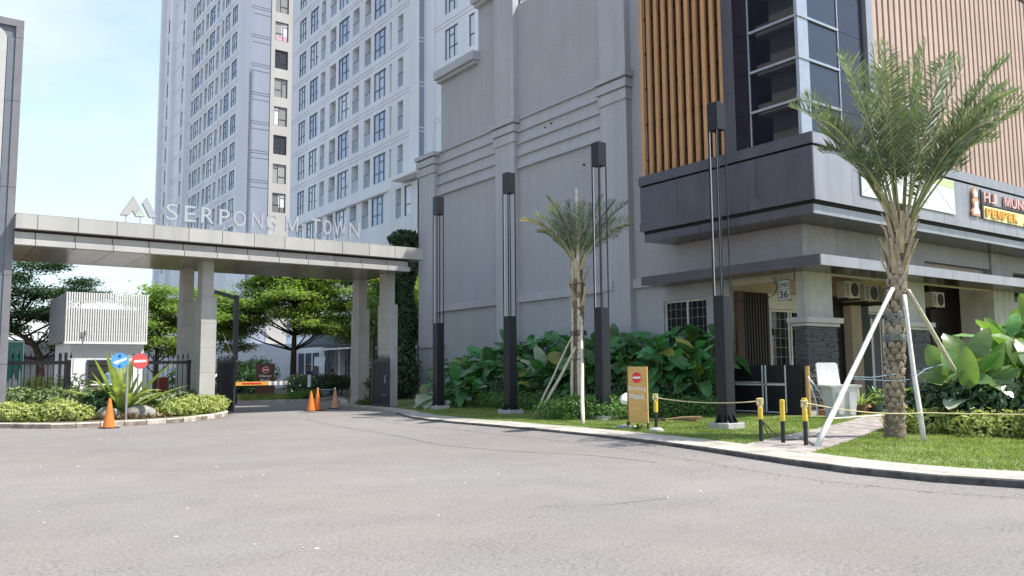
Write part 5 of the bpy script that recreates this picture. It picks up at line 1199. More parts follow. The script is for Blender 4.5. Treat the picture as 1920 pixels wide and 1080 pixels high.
for x, y, h, lb in [(19.5, 28.7, 2.1, "against the wall behind the lamp post nearest the gate"), (18.7, 28.0, 1.7, "left of the nearest lamp post to the gate"), (19.9, 30.3, 2.2, "against the wall, farthest back by the ivy"), (18.9, 29.7, 1.8, "half way between the ivy and the lamp post nearest the gate"), (18.0, 27.4, 1.3, "low, right of the lamp post foot nearest the gate")]:
    big_plant(x, y, 18, .6, h, .55, .85, (BL, BLP, BLY), "dark broad leaved plant, " + lb, "broad leaved plants between gate and side wall", facing=PI*1.1)
# right hand bed beside the path
for i, (x, y, h) in enumerate(sorted([(17.7, 8.3, 1.5), (18.2, 7.2, 1.9), (18.9, 8.2, 2.1), (18.9, 6.7, 2.2), (19.6, 7.4, 2.4), (18.1, 6.2, 1.8), (19.0, 5.7, 2.3), (20.2, 6.6, 2.7), (20.0, 8.3, 2.2), (19.9, 5.6, 2.5)], key=lambda q: (q[0]*.81-q[1]*.587)/(q[0]*.587+q[1]*.81))):
    big_plant(x, y, 26, .6, h, .55, .9, (BLS, BLP, BLY), f"sunlit broad leaved plant with pale green paddle leaves, {ORD[i]} from the left", "sunlit broad leaved plants right of the big palm", spread=.65, pit=(5, 80))
bush("shrub", row_blobs([(17.35, 9.3), (17.5, 8.3), (17.75, 7.3), (18.0, 6.2), (18.3, 5.0)], (.5, .5, .45), .72), 4200, .18, M['hedgedark'], "glossy dark leaved shrub under the sunlit broad leaves right of the big palm", "shrub")
bush("hedge", row_blobs([(16.75, 9.25), (16.85, 8.5), (17.0, 7.6), (17.15, 6.6), (17.4, 5.2), (17.6, 4.2)], (.40, .40, .30), .36), 6500, .115, M['hedgeyellow'], "low yellow green hedge along the front lawn right of the big palm", "hedge", asp=.42)
# pots by the porch
def pot(x, y, r, h, mm, label, n, L_, sets, z0=.12, narrow=False):
    t = MB(); t.lathe([(r*.8, 0), (r, h*.92), (r*1.06, h*.93), (r*1.06, h), (r*.9, h), (r*.88, h*.85)], 16, (x, y, z0)); t.thing("plant_pot", mm, (x, y, z0), label, "plant pot")
pot(22.95, 13.35, .30, .30, M['potblue'], "low blue green plant pot at the edge of the porch step", 0, 0, None, .12); pot(22.1, 13.5, .17, .26, M['potbrown'], "small brown plant pot behind the white bin", 0, 0, None, .12)
def strap_plant(name, x, y, z0, n, L0_, L1_, w, mm, label, cat="plant", elev=(35, 85), part="leaf", droop=(.15, .6), group=None):
    t = empty(name, (x, y, z0), label, cat, group)
    for i in range(n):
        a = 2*PI*i*.618+rnd.uniform(-.3, .3); e = math.radians(rnd.uniform(*elev)); L_ = rnd.uniform(L0_, L1_); o = Vector((math.cos(a), math.sin(a), 0)); dr = rnd.uniform(*droop)
        m = MB(); V, F = [], []; sd = o.cross(Z)
        for k_ in range(9):
            s = k_/8; P_ = o*(.04+L_*s*math.cos(e)) + Z*(L_*s*math.sin(e) - dr*L_*s*s); hw = w*.5*(math.sin(PI*(.12+.88*s))**.7 if s < 1 else .02)
            V += [P_-sd*hw+Z*hw*.4, P_, P_+sd*hw+Z*hw*.4]
        for k_ in range(8): F += [(k_*3, k_*3+1, k_*3+4, k_*3+3), (k_*3+1, k_*3+2, k_*3+5, k_*3+4)]
        m.add(V, F); inst(part, m.mesh(part, mm, smooth=True), t)
    return t
strap_plant("potted_palm", 22.1, 13.5, .3, 22, .6, 1.15, .05, M['crinum'], "spiky potted palm behind the white bin", elev=(20, 80), droop=(.2, .7))
strap_plant("potted_palm", 22.95, 13.4, .35, 26, .5, .95, .07, M['bigleaf'], "dark leafy potted plant in the blue green pot by the porch step", elev=(25, 85))
bush("shrub", [((22.95, 13.35, .55), (.4, .3, .25))], 500, .12, M['mixedleaf'], "small variegated plant spilling over the blue green pot", "plant", core=False)
strap_plant("spiky_plant", 21.25, 14.0, .2, 8, .5, .95, .05, M['bronze'], "thin spiky plant between the stone column and the white bin", elev=(40, 85))

# ================================================================== LEFT ISLAND PLANTING
bush("hedge", row_blobs([(2.3, 28.0), (3.2, 27.55), (4.0, 27.2)], (.5, .42, .30), .34, step=.4), 5200, .12, M['hedgeyellow'], "low yellow green hedge at the left kerb in front of the teal sign", "hedge", asp=.42)
bush("hedge", row_blobs([(6.75, 27.7), (7.4, 28.0), (8.1, 28.55), (8.5, 29.2)], (.48, .42, .34), .36, step=.4), 5200, .12, M['hedgeyellow'], "low yellow green hedge at the kerb right of the strap leaf plant", "hedge", asp=.42)
bush("shrub", row_blobs([(2.7, 28.9), (3.5, 28.75), (4.4, 28.5), (4.9, 28.3)], (.5, .4, .42), .62, step=.45), 2900, .13, M['mixedleaf'], "pale variegated shrub behind the left yellow green hedge", "shrub")
bush("shrub", row_blobs([(6.1, 28.6), (6.9, 28.75), (7.8, 29.0)], (.5, .4, .40), .56, step=.45), 2300, .13, M['mixedleaf'], "pale variegated shrub behind the right yellow green hedge", "shrub")
bush("shrub", [((4.85, 28.0, .55), (.55, .4, .42))], 500, .22, M['hedgedark'], "dark glossy shrub left of the big strap leaf plant", "shrub")
bush("shrub", row_blobs([(2.5, 31.2), (3.4, 31.4), (4.6, 31.6)], (.5, .5, .5), .9, step=.5), 1700, .14, M['hedgeyellow'], "tall yellowish shrub behind the left fence beside the teal sign", "shrub")
cr = strap_plant("strap_leaf_plant", 5.32, 27.95, .15, 34, 1.6, 2.6, .25, M['crinum'], "large spider lily with strap leaves and a white flower behind the road sign", elev=(32, 88), droop=(.03, .45))
m = MB(); m.path([(0, 0, .1), (-.2, -.35, .9), (-.32, -.5, 1.22)], .014, 5); inst("flower_stalk", m.mesh("flower_stalk", M['stalk']), cr)
m = MB()
for i in range(46):
    d = Vector((rnd.gauss(0, 1), rnd.gauss(0, 1), rnd.gauss(.2, .8))).normalized(); c = Vector((-.33, -.52, 1.28)); s = d.cross(Vector((.3, .5, .8))).normalized()*.014; m.add([c-s, c+d*rnd.uniform(.12, .2), c+s], [(0, 1, 2)])
inst("flower_head", m.mesh("flower_head", M['flower']), cr)
def rock(x, y, sx, sy, sz, label):
    import bmesh
    bm = bmesh.new(); bmesh.ops.create_icosphere(bm, subdivisions=3, radius=1); ph = [rnd.uniform(0, 6) for _ in range(6)]
    for v in bm.verts:
        c = v.co; f = 1+.12*math.sin(c.x*2.3+ph[0])+.10*math.sin(c.y*3.1+ph[1])+.08*math.sin(c.z*4+ph[2])+.05*math.sin(c.x*7+c.y*6+ph[3]); v.co = Vector((c.x*f*sx, c.y*f*sy, max(-.3*sz, c.z*f*sz)))
    me = bpy.data.meshes.new("rock"); bm.to_mesh(me); bm.free(); me.materials.append(M['rock']); me.polygons.foreach_set("use_smooth", [True]*len(me.polygons))
    setp(inst("rock", me, None, (x, y, .14)), label, "rock")
rock(4.85, 27.35, .36, .28, .27, "garden rock to the left of the orange cone, under the strap leaf plant"); rock(5.75, 27.5, .52, .36, .34, "large smooth garden rock to the right of the round signs' pole")
for i, (x, y) in enumerate([(4.35, 27.0), (4.75, 26.85), (5.05, 27.0), (5.5, 26.95), (5.9, 26.95), (6.25, 27.2), (6.55, 27.45), (5.3, 27.3)]):
    strap_plant("bromeliad", x, y, .11, 15, .22, .42, .07, M['bronze'], f"small bronze leaved bromeliad by the garden rocks, {ORD[i]} in the list from the left" if False else f"small bronze leaved bromeliad at the garden rocks, {ORD[[0, 1, 2, 4, 5, 6, 7, 3][i]]} from the left", "plant", (15, 70), "leaf", (.2, .6), "bronze bromeliads around the rocks")
# plants at the right gate column
strap_plant("cordyline", 14.92, 30.45, .1, 30, .4, .75, .13, M['bronze'], "bronze and pink cordyline between the right gate columns", "plant", (0, 85))
strap_plant("cordyline", 14.88, 30.3, .8, 28, .4, .65, .12, M['bronze'], "upper tuft of bronze cordyline beside the right gate leaf", "plant", (0, 85))
strap_plant("grass_clump", 14.72, 30.0, .1, 90, .45, .75, .03, M['hedge'], "arching clump of green lily grass at the foot of the right gate column", "plant", (35, 80), "blade", (.5, 1.0))
strap_plant("grass_clump", 14.70, 30.7, .1, 70, .4, .65, .03, M['hedge'], "smaller clump of lily grass beside the rear right gate column", "plant", (35, 80), "blade", (.5, 1.0))

# ================================================================== TREES
DM = 1.5
def layered_tree(x, y, h, layers, label, mm, trunk_r=.2, lean=(0, 0), leaf=.19, dens=34, name="tree", group=None, trunk_pts=None, clumpr=.42):
    t = empty(name, (x, y, 0.05), label, "tree", group); tr = MB(); base = Vector((x, y, .05))
    tp_ = [base+Vector((lean[0]*s*s, lean[1]*s*s, h*s)) for s in np.linspace(0, .95, 9)] if trunk_pts is None else [Vector(p) for p in trunk_pts]
    nn = len(tp_); tr.path(tp_, [trunk_r*(1-.8*i/(nn-1))+.012 for i in range(nn)], 9)
    Vs, Fs, o = [], [], 0
    for (dx, dy, z, R_, nc) in layers:
        c = Vector((x+dx, y+dy, z))
        s = min(.92, max(.2, (z-.9)/h)); q = tp_[min(nn-1, int(s*(nn-1)))]
        mid = q*.5+c*.5+Vector((0, 0, -.15)); tr.path([q, mid, c], [trunk_r*.32, trunk_r*.2, .012], 5)
        for i in range(nc):
            a = rnd.uniform(0, 2*PI); r = R_*math.sqrt(rnd.uniform(.02, 1))*rnd.uniform(.8, 1.15); cc = c+Vector((r*math.cos(a), r*math.sin(a), rnd.gauss(0, .09)-.05*r))
            if i % 3 == 0: tr.path([c*.8+q*.2, (c+cc)*.5, cc], [.025, .016, .006], 4)
            k_ = int(DM*dens*rnd.uniform(.6, 1.3)); d = nr.normal(0, 1, (k_, 3)); P_ = np.array(cc)+d*np.array([clumpr*.66, clumpr*.66, .13]); N_ = np.tile([0, 0, 1.0], (k_, 1))
            V, F = leaf_cloud(P_, N_, leaf, .48, .42); Vs.append(V); Fs.append(F+o); o += len(V)
    V = np.concatenate(Vs)-np.array([x, y, .05]); inst("crown", npmesh("crown", V, np.concatenate(Fs), mm), t)
    o_ = inst("trunk", tr.mesh("trunk", M['bark'], (x, y, .05), True), t)
    return t
def lay(n, R_, z0, z1, rr, nc, sq=1.0):
    out = []
    for i in range(n):
        a = i*2.4+rnd.uniform(-.4, .4); z = z0+(z1-z0)*(i+.5)/n; s = (i+.5)/n; r = R_*(1-.5*s)*rnd.uniform(.45, .95)
        out.append((r*math.cos(a), r*math.sin(a)*sq, z+rnd.uniform(-.15, .15), rr*rnd.uniform(.75, 1.2)*(1-.3*s), nc))
    return out
layered_tree(17.2, 44.6, 7.2, lay(36, 4.0, 3.75, 7.8, 1.5, 26), "tiered green tree with flat leafy layers seen through the gateway", M['treeleaf'], .2, (.3, .3), dens=40)
layered_tree(13.2, 46.5, 5.6, lay(13, 2.4, 2.7, 6.0, 1.2, 20), "smaller tiered tree just right of the left gate columns", M['treeleaf'], .13, (-.2, .2), dens=34)
layered_tree(10.3, 46.0, 5.4, lay(16, 2.0, 2.5, 5.7, 1.1, 20), "tiered tree between the guard house and the left gate columns", M['treeleaf'], .13, (.1, 0), dens=34)
layered_tree(21.0, 41.0, 7.0, lay(30, 2.6, 3.1, 7.7, 1.3, 24), "tiered green tree seen between the right gate columns", M['treeleaf'], .15, (.2, 0), dens=36)
layered_tree(24.0, 44.5, 7.4, lay(12, 2.2, 3.6, 7.8, 1.2, 20), "tiered tree in front of the cafe, behind the right gate column", M['treeleaf'], .14, (0, 0), dens=30)
dk = [(-1.6, 0, 5.9, 1.3, 16), (-.5, .4, 6.6, 1.1, 12), (-2.0, -.3, 4.7, 1.1, 15), (-.3, -.2, 5.2, 1.2, 16), (.9, .2, 5.3, .9, 12), (2.0, 0, 5.15, .9, 9), (1.4, .3, 5.75, .6, 6), (-.8, .1, 4.2, .9, 14), (.5, -.3, 4.3, .9, 14), (-1.9, .2, 3.6, 1.0, 15), (1.1, .2, 3.4, .8, 12), (-2.6, .2, 6.6, .9, 10), (.9, 0, 4.0, .8, 14), (-2.8, 0, 3.0, .9, 14), (.9, .3, 2.8, .7, 10)]
layered_tree(4.85, 44, 6, dk, "dark feathery tree with a bent grey trunk left of the guard house", M['treedark'], .2, dens=120, leaf=.15, trunk_pts=[(4.85, 44, 0), (4.82, 44, 1.2), (4.78, 44, 2.1), (4.55, 44, 2.75), (4.1, 44, 3.15), (3.6, 44, 3.4), (3.9, 44, 4.2), (4.4, 44.1, 5.0)], clumpr=.5)
# ivy column at the end of the grey building
iv = empty("ivy_mass", (19.95, 36.9, 0), "dark ivy climbing the end of the grey building beside the gate", "ivy")
Pp = []; Nn = []
k = 9000; a = nr.uniform(0, 2*PI, k); zz = nr.uniform(.2, 8.3, k)**1.0; rr = (.62+.14*np.sin(zz*2.1)+.1*np.sin(a*3+zz))*nr.uniform(.75, 1.1, k)
Pp = np.stack([20.0+rr*np.cos(a), 37.0+rr*np.sin(a), zz], 1); Nn = np.stack([np.cos(a), np.sin(a), 0*a+.3], 1)
k = 1500; P2_, N2_ = blob_points(k, (20.05, 36.9, 8.1), (.9, .7, .45)); Pp = np.concatenate([Pp, P2_]); Nn = np.concatenate([Nn, N2_])
V, F = leaf_cloud(Pp, Nn, .2, .7, .45); V -= np.array([19.95, 36.9, 0]); inst("leaves", npmesh("leaves", V, F, M['ivy']), iv)
m = MB(); m.box(19.7, 20.3, 36.75, 37.3, 0, 8.0); m.build("post", M['bark'], iv)
bush("shrub", [((17.6, 35.6, .7), (.9, .8, .8)), ((18.6, 36.2, 1.2), (.9, .8, 1.2)), ((19.2, 35.4, 1.5), (.8, .7, 1.4))], 3600, .2, M['hedgedark'], "dark tangled shrub at the foot of the ivy", "shrub")
bush("shrub", [((19.4, 38.5, 3.4), (1.2, 1.0, 1.6)), ((18.6, 38.3, 4.8), (1.0, .8, .9)), ((19.3, 38.4, 2.0), (1.0, .8, 1.2))], 3600, .17, M['treeleaf'], "sunlit leafy shrub between the right gate column and the ivy", "shrub")
# courtyard undergrowth
bush("shrub", row_blobs([(10.2, 40.6), (11.6, 41.2), (13.0, 41.6), (14.6, 42.2)], (.7, .6, .7), .95, step=.7), 4200, .26, M['hedgedark'], "dark spiky undergrowth behind the boom barrier", "shrub", asp=.25)
bush("shrub", row_blobs([(13.4, 43.2), (15.0, 43.8)], (.9, .7, .8), 1.3, step=.8), 2200, .3, M['hedge'], "bright tufted shrub to the left of the brown sign", "shrub", asp=.2)
bush("hedge", row_blobs([(16.2, 41.2), (17.5, 42.2), (19.0, 43.6), (20.4, 45.0)], (.8, .7, .45), .85, step=.6), 5200, .13, M['hedgedark'], "dark clipped hedge in front of the cafe", "hedge")
bush("shrub", row_blobs([(14.9, 38.7), (15.8, 39.2), (16.6, 40.0)], (.5, .4, .24), .3, step=.45), 2600, .10, M['hedge'], "low bright ground shrub behind the traffic cones", "shrub")
bush("shrub", [((16.6, 42.6, .7), (.6, .5, .6))], 900, .2, M['bronze'], "reddish shrub at the foot of the tiered tree", "shrub", asp=.25)

# far low buildings on the left
fb = empty("low_building", (7.5, 72, 0), "low pale building far beyond the guard house", "building")
m = MB(); m.box(1.0, 12.5, 70, 78, 0, 2.7); m.build("wall", M['farwall'], fb); m = MB(); m.prism([(0, 2.7), (12.5, 2.7), (11, 3.9), (1.5, 3.9)], (.5, 69.8, 0), X, Z, Y, 9); m.build("roof", M['farroof'], fb)
m = MB(); m.box(.5, 13, 69.5, 69.9, 2.55, 2.72); m.build("eave", M['towerframe'], fb)
m = MB(); put_text(m, "TST", (6.4, 69.9, 3.95), X, Z, 1.2, .55, .08); m.build("lettering", M['navy'], fb)
for x in (8.6, 10.3):
    window(fb, (x-7.5, 69.95-72, .7), (0, 0, 0), 1.3, 1.4, [.5], M['cafeglass'], M['towerframe'], .06, .05)
# out-of-view building, invented for its reflection in the corner glass
ob = empty("reflected_building", (-22, 40, 0), "invented out-of-view beige stepped building that shows in the corner glass", "building")
m = MB(); m.box(-40, -20.6, 42.7, 62, 0, 52); m.build("dark_wing", M['spandrel'], ob)
m = MB(); m.box(-24, -20, 37.5, 42.69, 0, 52); m.build("pier", M['towercream'], ob)
for k in range(14):
    m = MB(); m.box(-24.4, -19.2, 37.0, 43.5, 2.0+3.5*k, 2.9+3.5*k); m.build("cornice", M['towercream'], ob)
    m = MB(); m.box(-20.0, -19.97, 38.2, 40.2, 3.6+3.5*k, 5.2+3.5*k); m.build("window", M['darkglass'], ob)

# ================================================================== SMALL THINGS
def cone(x, y, h, mm, label, tipc=None, rot=0):
    t = empty("traffic_cone", (x, y, 0), label, "traffic cone", "orange traffic cones")
    m = MB(); m.bbox(-.20, .20, -.20, .20, 0.002, .03, .008); inst("base", m.mesh("base", M['rubber']), t)
    m = MB(); m.lathe([(.165, .03), (.155, .05), (.040, h*.93), (.034, h*.95), (.030, h), (.022, h+.002)], 24); inst("shell", m.mesh("shell", mm, smooth=False), t)
    m = MB(); m.lathe([(.10-.0, .031), (.175, .032), (.175, .05), (.158, .051)], 24); inst("skirt", m.mesh("skirt", mm), t)
    if tipc: m = MB(); m.lathe([(.037, h*.965), (.03, h+.05), (.012, h+.055)], 12); inst("tip", m.mesh("tip", tipc), t)
    t.rotation_euler = (0, 0, rot); return t
cone(4.36, 24.57, .80, M['conemat'], "orange traffic cone standing alone at the left kerb, in front of the road sign pole", rot=.3)
cone(12.01, 29.31, .74, M['conemat'], "orange traffic cone in the gateway, front left of the three", rot=.1)
cone(12.36, 29.55, .80, M['conemat'], "orange traffic cone directly behind the front left one, white cord on its tip", M['conepale'], .5)
cone(13.53, 30.6, .78, M['conepale'], "faded pale orange traffic cone beside the kerb by the right gate column", M['white'], .2)
m = MB(); m.path([Vector((12.36, 29.55, .80)).lerp(Vector((13.53, 30.6, .78)), s)+Z*(-.10*s*(1-s)*4*.35) for s in np.linspace(0, 1, 9)], .012, 5); m.thing("cone_cord", M['white'], (12.36, 29.55, .8), "white cord strung between two traffic cones in the gateway", "cord")
# yellow and black posts with rope
def ypost(x, y, h, tilt, label, base=False):
    t = empty("rope_post", (x, y, .1), label, "post", "yellow and black posts"); t.rotation_euler = (tilt[0], tilt[1], rnd.uniform(0, .5))
    m = MB(); m.bbox(-.036, .036, -.036, .036, h*.52, h, .006); inst("yellow_top", m.mesh("yellow_top", M['yellow']), t)
    m = MB(); m.tube((0, 0, -.02), (0, 0, h*.52-.001), .037, n=14); inst("black_base", m.mesh("black_base", M['rubber']), t)
    if base: m = MB(); m.lathe([(.17, -.01), (.16, .05), (.10, .09)], 12); inst("footing", m.mesh("footing", M['concrete']), t)
PO = [(13.25, 12.95, .80, (0, .02), "yellow and black post right next to the tan no entry board", True), (12.72, 9.77, .82, (0, 0), "yellow and black post with knotted rope and cables at the path's left edge", False),
      (12.82, 9.37, .80, (.04, -.07), "slightly tilted yellow and black post without rope, in the middle of the path", False), (12.72, 8.83, .84, (0, .01), "yellow and black post wound with rope beside the foot of the white prop pole", False)]
for p in PO: ypost(*p[:4], p[4], p[5])
def sag(a, b, d, n=12): a, b = Vector(a), Vector(b); return [a.lerp(b, s)-Z*(4*d*s*(1-s)) for s in np.linspace(0, 1, n)]
def knot(m, x, y, z, r=.052, n=5):
    for q in range(n):
        zz = z+.025*q-.05; m.path([(x+(r+rnd.uniform(0, .008))*math.cos(2*PI*i/10), y+(r+rnd.uniform(0, .008))*math.sin(2*PI*i/10), zz+rnd.uniform(-.008, .008)) for i in range(11)], .011, 5)
    m.path([(x-.06, y, z), (x-.13, y-.05, z-.03), (x-.10, y-.08, z-.12), (x-.04, y-.06, z-.06)], .010, 5)
m = MB(); m.path(sag((13.25, 12.95, .84), (12.72, 9.77, .86), .07), .012, 5); knot(m, 13.25, 12.95, .86); knot(m, 12.72, 9.77, .85)
m.thing("rope", M['rope'], (13, 11, .8), "pale rope strung from the no entry board's post to the path", "rope")
m = MB(); m.path(sag((12.72, 8.83, .86), (15.15, 7.97, .62), .08), .011, 5); m.path(sag((15.15, 7.97, .62), (17.6, 3.2, .78), .06), .011, 5); knot(m, 12.72, 8.83, .84)
m.path([(12.74, 8.85, .8), (12.9, 8.9, .5), (13.0, 8.95, .3), (12.9, 8.9, .62), (12.75, 8.85, .86)], .010, 5)
m.thing("rope", M['rope'], (14, 8, .8), "pale rope running from the prop pole across the big palm to the hedge", "rope")
m = MB(); m.path([(12.74, 9.75, .5), (12.95, 9.7, .3), (13.2, 9.65, .14), (13.6, 9.6, .125), (14.2, 9.7, .125), (15.2, 10.2, .13)], .012, 5); m.path([(12.74, 9.75, .48), (12.85, 9.72, .25), (13.1, 9.6, .13), (13.5, 9.45, .125)], .010, 5)
m.thing("loose_cable", M['rubber'], (13, 9.7, .12), "loose black cable drooping from the post onto the grass beside the path", "cable")

# tan no entry board
sb = empty("no_entry_board", (13.4, 13.62, .1), "tan plywood sign board with a red no entry disc and white lettering on the verge", "sign board")
A, B = Vector((13.31, 13.90, 0)), Vector((13.42, 13.36, 0)); U_ = (B-A).normalized(); Nb = Vector((U_.y, -U_.x, 0)); Wb = (B-A).length
Nb = Nb if Nb.x < 0 else -Nb
m = MB(); m.prism([(0, 0), (Wb, 0), (Wb, 1.26), (0, 1.26)], (A.x, A.y, .26), U_, Z, -Nb, .035); m.build("panel", M['signply'], sb)
m = MB(); m.prism([(0.0, 0), (.035, 0), (.035, 1.40), (0, 1.40)], (A.x-.0, A.y, .115) , U_, Z, -Nb*-1, -.045); m.box(B.x-.02, B.x+.02, B.y-.02, B.y+.02, .1, .26); m.build("leg", M['brown'], sb)
m = MB(); m.box(A.x-.02, A.x+.02, A.y-.02, A.y+.02, .1, .26); m.build("leg", M['brown'], sb)
def disc(mb, c, u, v, n, r, t, k=28): mb.prism([(r*math.cos(2*PI*i/k), r*math.sin(2*PI*i/k)) for i in range(k)], c, u, v, n, t)
cc = A+U_*Wb*.50+Z*1.27+Nb*.001
m = MB(); disc(m, cc, U_, Z, Nb, .125, .004); m.build("red_disc", M['red'], sb)
m = MB(); m.prism([(-.105, -.022), (.105, -.022), (.105, .022), (-.105, .022)], cc+Nb*.004, U_, Z, Nb, .003); m.build("white_bar", M['white'], sb)
Ut = U_
m = MB()
put_text(m, "Di arang", A+Ut*(Wb*.07)+Z*.955+Nb*.004, Ut, Z, Wb*.88, .13, .004, .004); put_text(m, "Masuk", A+Ut*(Wb*.14)+Z*.785+Nb*.004, Ut, Z, Wb*.74, .13, .004, .006); m.build("lettering", M['white'], sb)
for (x, y, s, lb) in [(13.28, 13.98, .25, "broken brick propping the left foot of the tan no entry board")]:
    m = MB(); m.bbox(x-.17, x+.13, y-.14, y+.12, .10, .19, .015); m.thing("brick", M['concrete'], (x, y, .1), lb, "brick")
strap_plant("weed", 13.15, 13.4, .1, 16, .12, .3, .05, M['hedgedark'], "small dark weed sprouting under the tan no entry board", "plant", (20, 80))
# brown sign in the courtyard
bs = empty("no_entry_board", (14.4, 40.5, .1), "brown sign board with a white ringed no entry mark in the courtyard behind the barrier", "sign board")
bx0, bx1, byy = 13.75, 14.66, 40.5
m = MB(); m.box(bx0, bx1, byy, byy+.06, .1, 1.86); m.build("panel", M['signbrown'], bs)
cc = Vector(((bx0+bx1)/2, byy-.001, 1.55)); m = MB(); disc(m, cc, X, Z, -Y, .17, .004); m.build("white_ring", M['white'], bs); m = MB(); disc(m, cc-Y*.005, X, Z, -Y, .145, .003); m.build("dark_disc", M['red'], bs)
m = MB(); m.box(cc.x-.12, cc.x+.12, byy-.014, byy-.009, 1.52, 1.58); put_text(m, "Dilarang", (bx0+.14, byy-.006, 1.16), X, Z, .62, .15, .004, .02); put_text(m, "Masuk", (bx0+.2, byy-.006, .97), X, Z, .48, .14, .004, .02); m.build("lettering", M['white'], bs)
# round traffic signs
ts = empty("traffic_sign_pole", (5.22, 26.87, .1), "grey pole carrying a round blue arrow sign and a round red no entry sign", "traffic sign")
m = MB(); m.tube((5.22, 26.87, .1), (5.22, 26.87, 2.02), .03, n=12); m.build("pole", M['steel'], ts)
m = MB(); m.box(4.92, 5.62, 26.85, 26.88, 1.95, 1.99); m.build("crossbar", M['steel'], ts)
cb, crd = Vector((4.98, 26.80, 1.84)), Vector((5.55, 26.80, 1.83))
m = MB(); disc(m, cb, X, Z, Y, .235, .012); m.build("blue_disc", M['blue'], ts)
m = MB(); ar = [(-.19, -.06), (-.05, .03), (-.075, -.012), (.175, .10), (.195, .035), (-.05, -.075), (-.025, -.12)]; m.prism(ar, cb-Y*.001, X, Z, -Y, .004); m.build("white_arrow", M['white'], ts)
m = MB(); m.prism([(-.045, .09), (.03, .09), (.03, .19), (-.045, .19)], cb-Y*.001, X, Z, -Y, .003); m.prism([(-.035, -.20), (.04, -.20), (.04, -.13), (-.035, -.13)], cb-Y*.001, X, Z, -Y, .003); m.build("navy_patch", M['navy'], ts)
m = MB(); disc(m, crd, X, Z, Y, .235, .012); m.build("red_disc", M['pinkred'], ts)
m = MB(); m.prism([(-.17, -.05), (.17, -.03), (.17, .04), (-.17, .02)], crd-Y*.001, X, Z, -Y, .004); m.build("white_bar", M['white'], ts)
# teal board behind the left fence
tb = empty("teal_board", (2.6, 30.6, 0), "teal information board with white border and white sprig marks behind the left fence", "sign board")
m = MB(); m.box(2.36, 2.86, 30.6, 30.66, .1, 2.52); m.build("white_frame", M['white'], tb); m = MB(); m.box(2.385, 2.835, 30.58, 30.599, .9, 2.48); m.build("teal_face", M['teal'], tb)
m = MB()
for pts in ([(2.5, 2.2), (2.56, 2.28), (2.6, 2.2), (2.64, 2.28), (2.69, 2.2)], [(2.5, 2.13), (2.56, 2.20), (2.6, 2.12), (2.64, 2.20), (2.69, 2.13)], [(2.46, 2.33), (2.5, 2.29)], [(2.73, 2.33), (2.69, 2.29)]): m.path([(x, 30.575, z) for x, z in pts], .010, 4)
for x, z, h in [(2.44, 1.0, .25), (2.52, 1.05, .3), (2.6, 1.0, .5), (2.68, 1.02, .3), (2.76, 1.05, .6)]: m.prism([(-.03, 0), (.03, 0), (.045, h*.7), (0, h), (-.045, h*.7)], (x, 30.579, z), X, Z, -Y, .004)
m.build("white_print", M['white'], tb)
m = MB(); m.bbox(7.38, 7.70, 32.4, 32.75, .6, 1.3, .02); m.thing("red_planter", M['redbox'], (7.5, 32.5, .6), "red box planter behind the fence by the left gate column", "planter")
m = MB(); m.bbox(7.36, 7.72, 32.38, 32.77, .05, .598, .01); m.thing("plinth", M['concrete'], (7.5, 32.5, .05), "grey plinth under the red planter behind the fence", "plinth")
# courtyard bollards
def bollard(x, y, h, label):
    t = empty("bollard", (x, y, .09), label, "bollard", "white topped bollards in the courtyard"); m = MB(); m.tube((x, y, .09), (x, y, h*.52), .09, n=12); m.build("black_base", M['rubber'], t); m = MB(); m.tube((x, y, h*.521), (x, y, h), .092, n=12); m.build("white_sleeve", M['white'], t)
bollard(16.4, 40.3, 1.28, "black and white bollard behind the pair of orange cones"); bollard(11.9, 40.0, 1.15, "short white topped bollard behind the boom barrier"); bollard(11.5, 40.8, 1.5, "taller white topped bollard behind the boom barrier, left of the brown sign")

# black board barrier with white tape
bbd = empty("black_board", (20.45, 15.4, .1), "low black board fence marked with white tape lines in front of the porch", "board fence")
for y0, y1 in ((14.28, 15.1), (15.11, 15.86), (15.87, 16.62)):
    m = MB(); m.bbox(20.45, 20.50, y0, y1, .12, 1.53, .005); m.build("board", M['blackboard'], bbd)
m = MB(); xx = 20.447
for (y0, y1, z0, z1) in [(15.44, 15.50, .14, 1.53), (15.56, 15.61, .14, 1.53), (14.76, 14.81, .16, 1.53), (14.8, 16.6, .94, .99), (14.8, 15.46, 1.0, 1.012), (15.6, 16.6, 1.02, 1.045), (14.8, 16.6, .15, .185)]: m.box(xx-.003, xx, y0, y1, z0, z1)
m.build("tape_line", M['tape'], bbd)
m = MB(); m.box(20.5, 20.58, 14.3, 16.6, .08, .14); m.build("sill_block", M['concrete'], bbd)
# white bin
bn_ = empty("storage_bin", (20.2, 12.95, .12), "white plastic bin with its lid propped open beside the stone column", "bin")
u2, v2 = rgt.copy(), fwd.copy()
def fr(mb, poly_bot, poly_top, z0, z1):
    n_ = len(poly_bot); mb.add([(p.x, p.y, z0) for p in poly_bot]+[(p.x, p.y, z1) for p in poly_top], [tuple(range(n_-1, -1, -1)), tuple(range(n_, 2*n_))]+[(i, (i+1) % n_, n_+(i+1) % n_, n_+i) for i in range(n_)])
C0 = Vector((20.25, 12.95, 0)); ux, uy = X*.9-Y*.44, Y*.9+X*.44
def rc(w_, d_): return [C0+ux*a+uy*b for a, b in ((-w_, -d_), (w_, -d_), (w_, d_), (-w_, d_))]
m = MB(); fr(m, rc(.30, .22), rc(.38, .28), .13, .92); m.build("tub", M['bin'], bn_)
m = MB(); fr(m, rc(.45, .33), rc(.46, .34), .921, .985); m.build("rim", M['bin'], bn_)
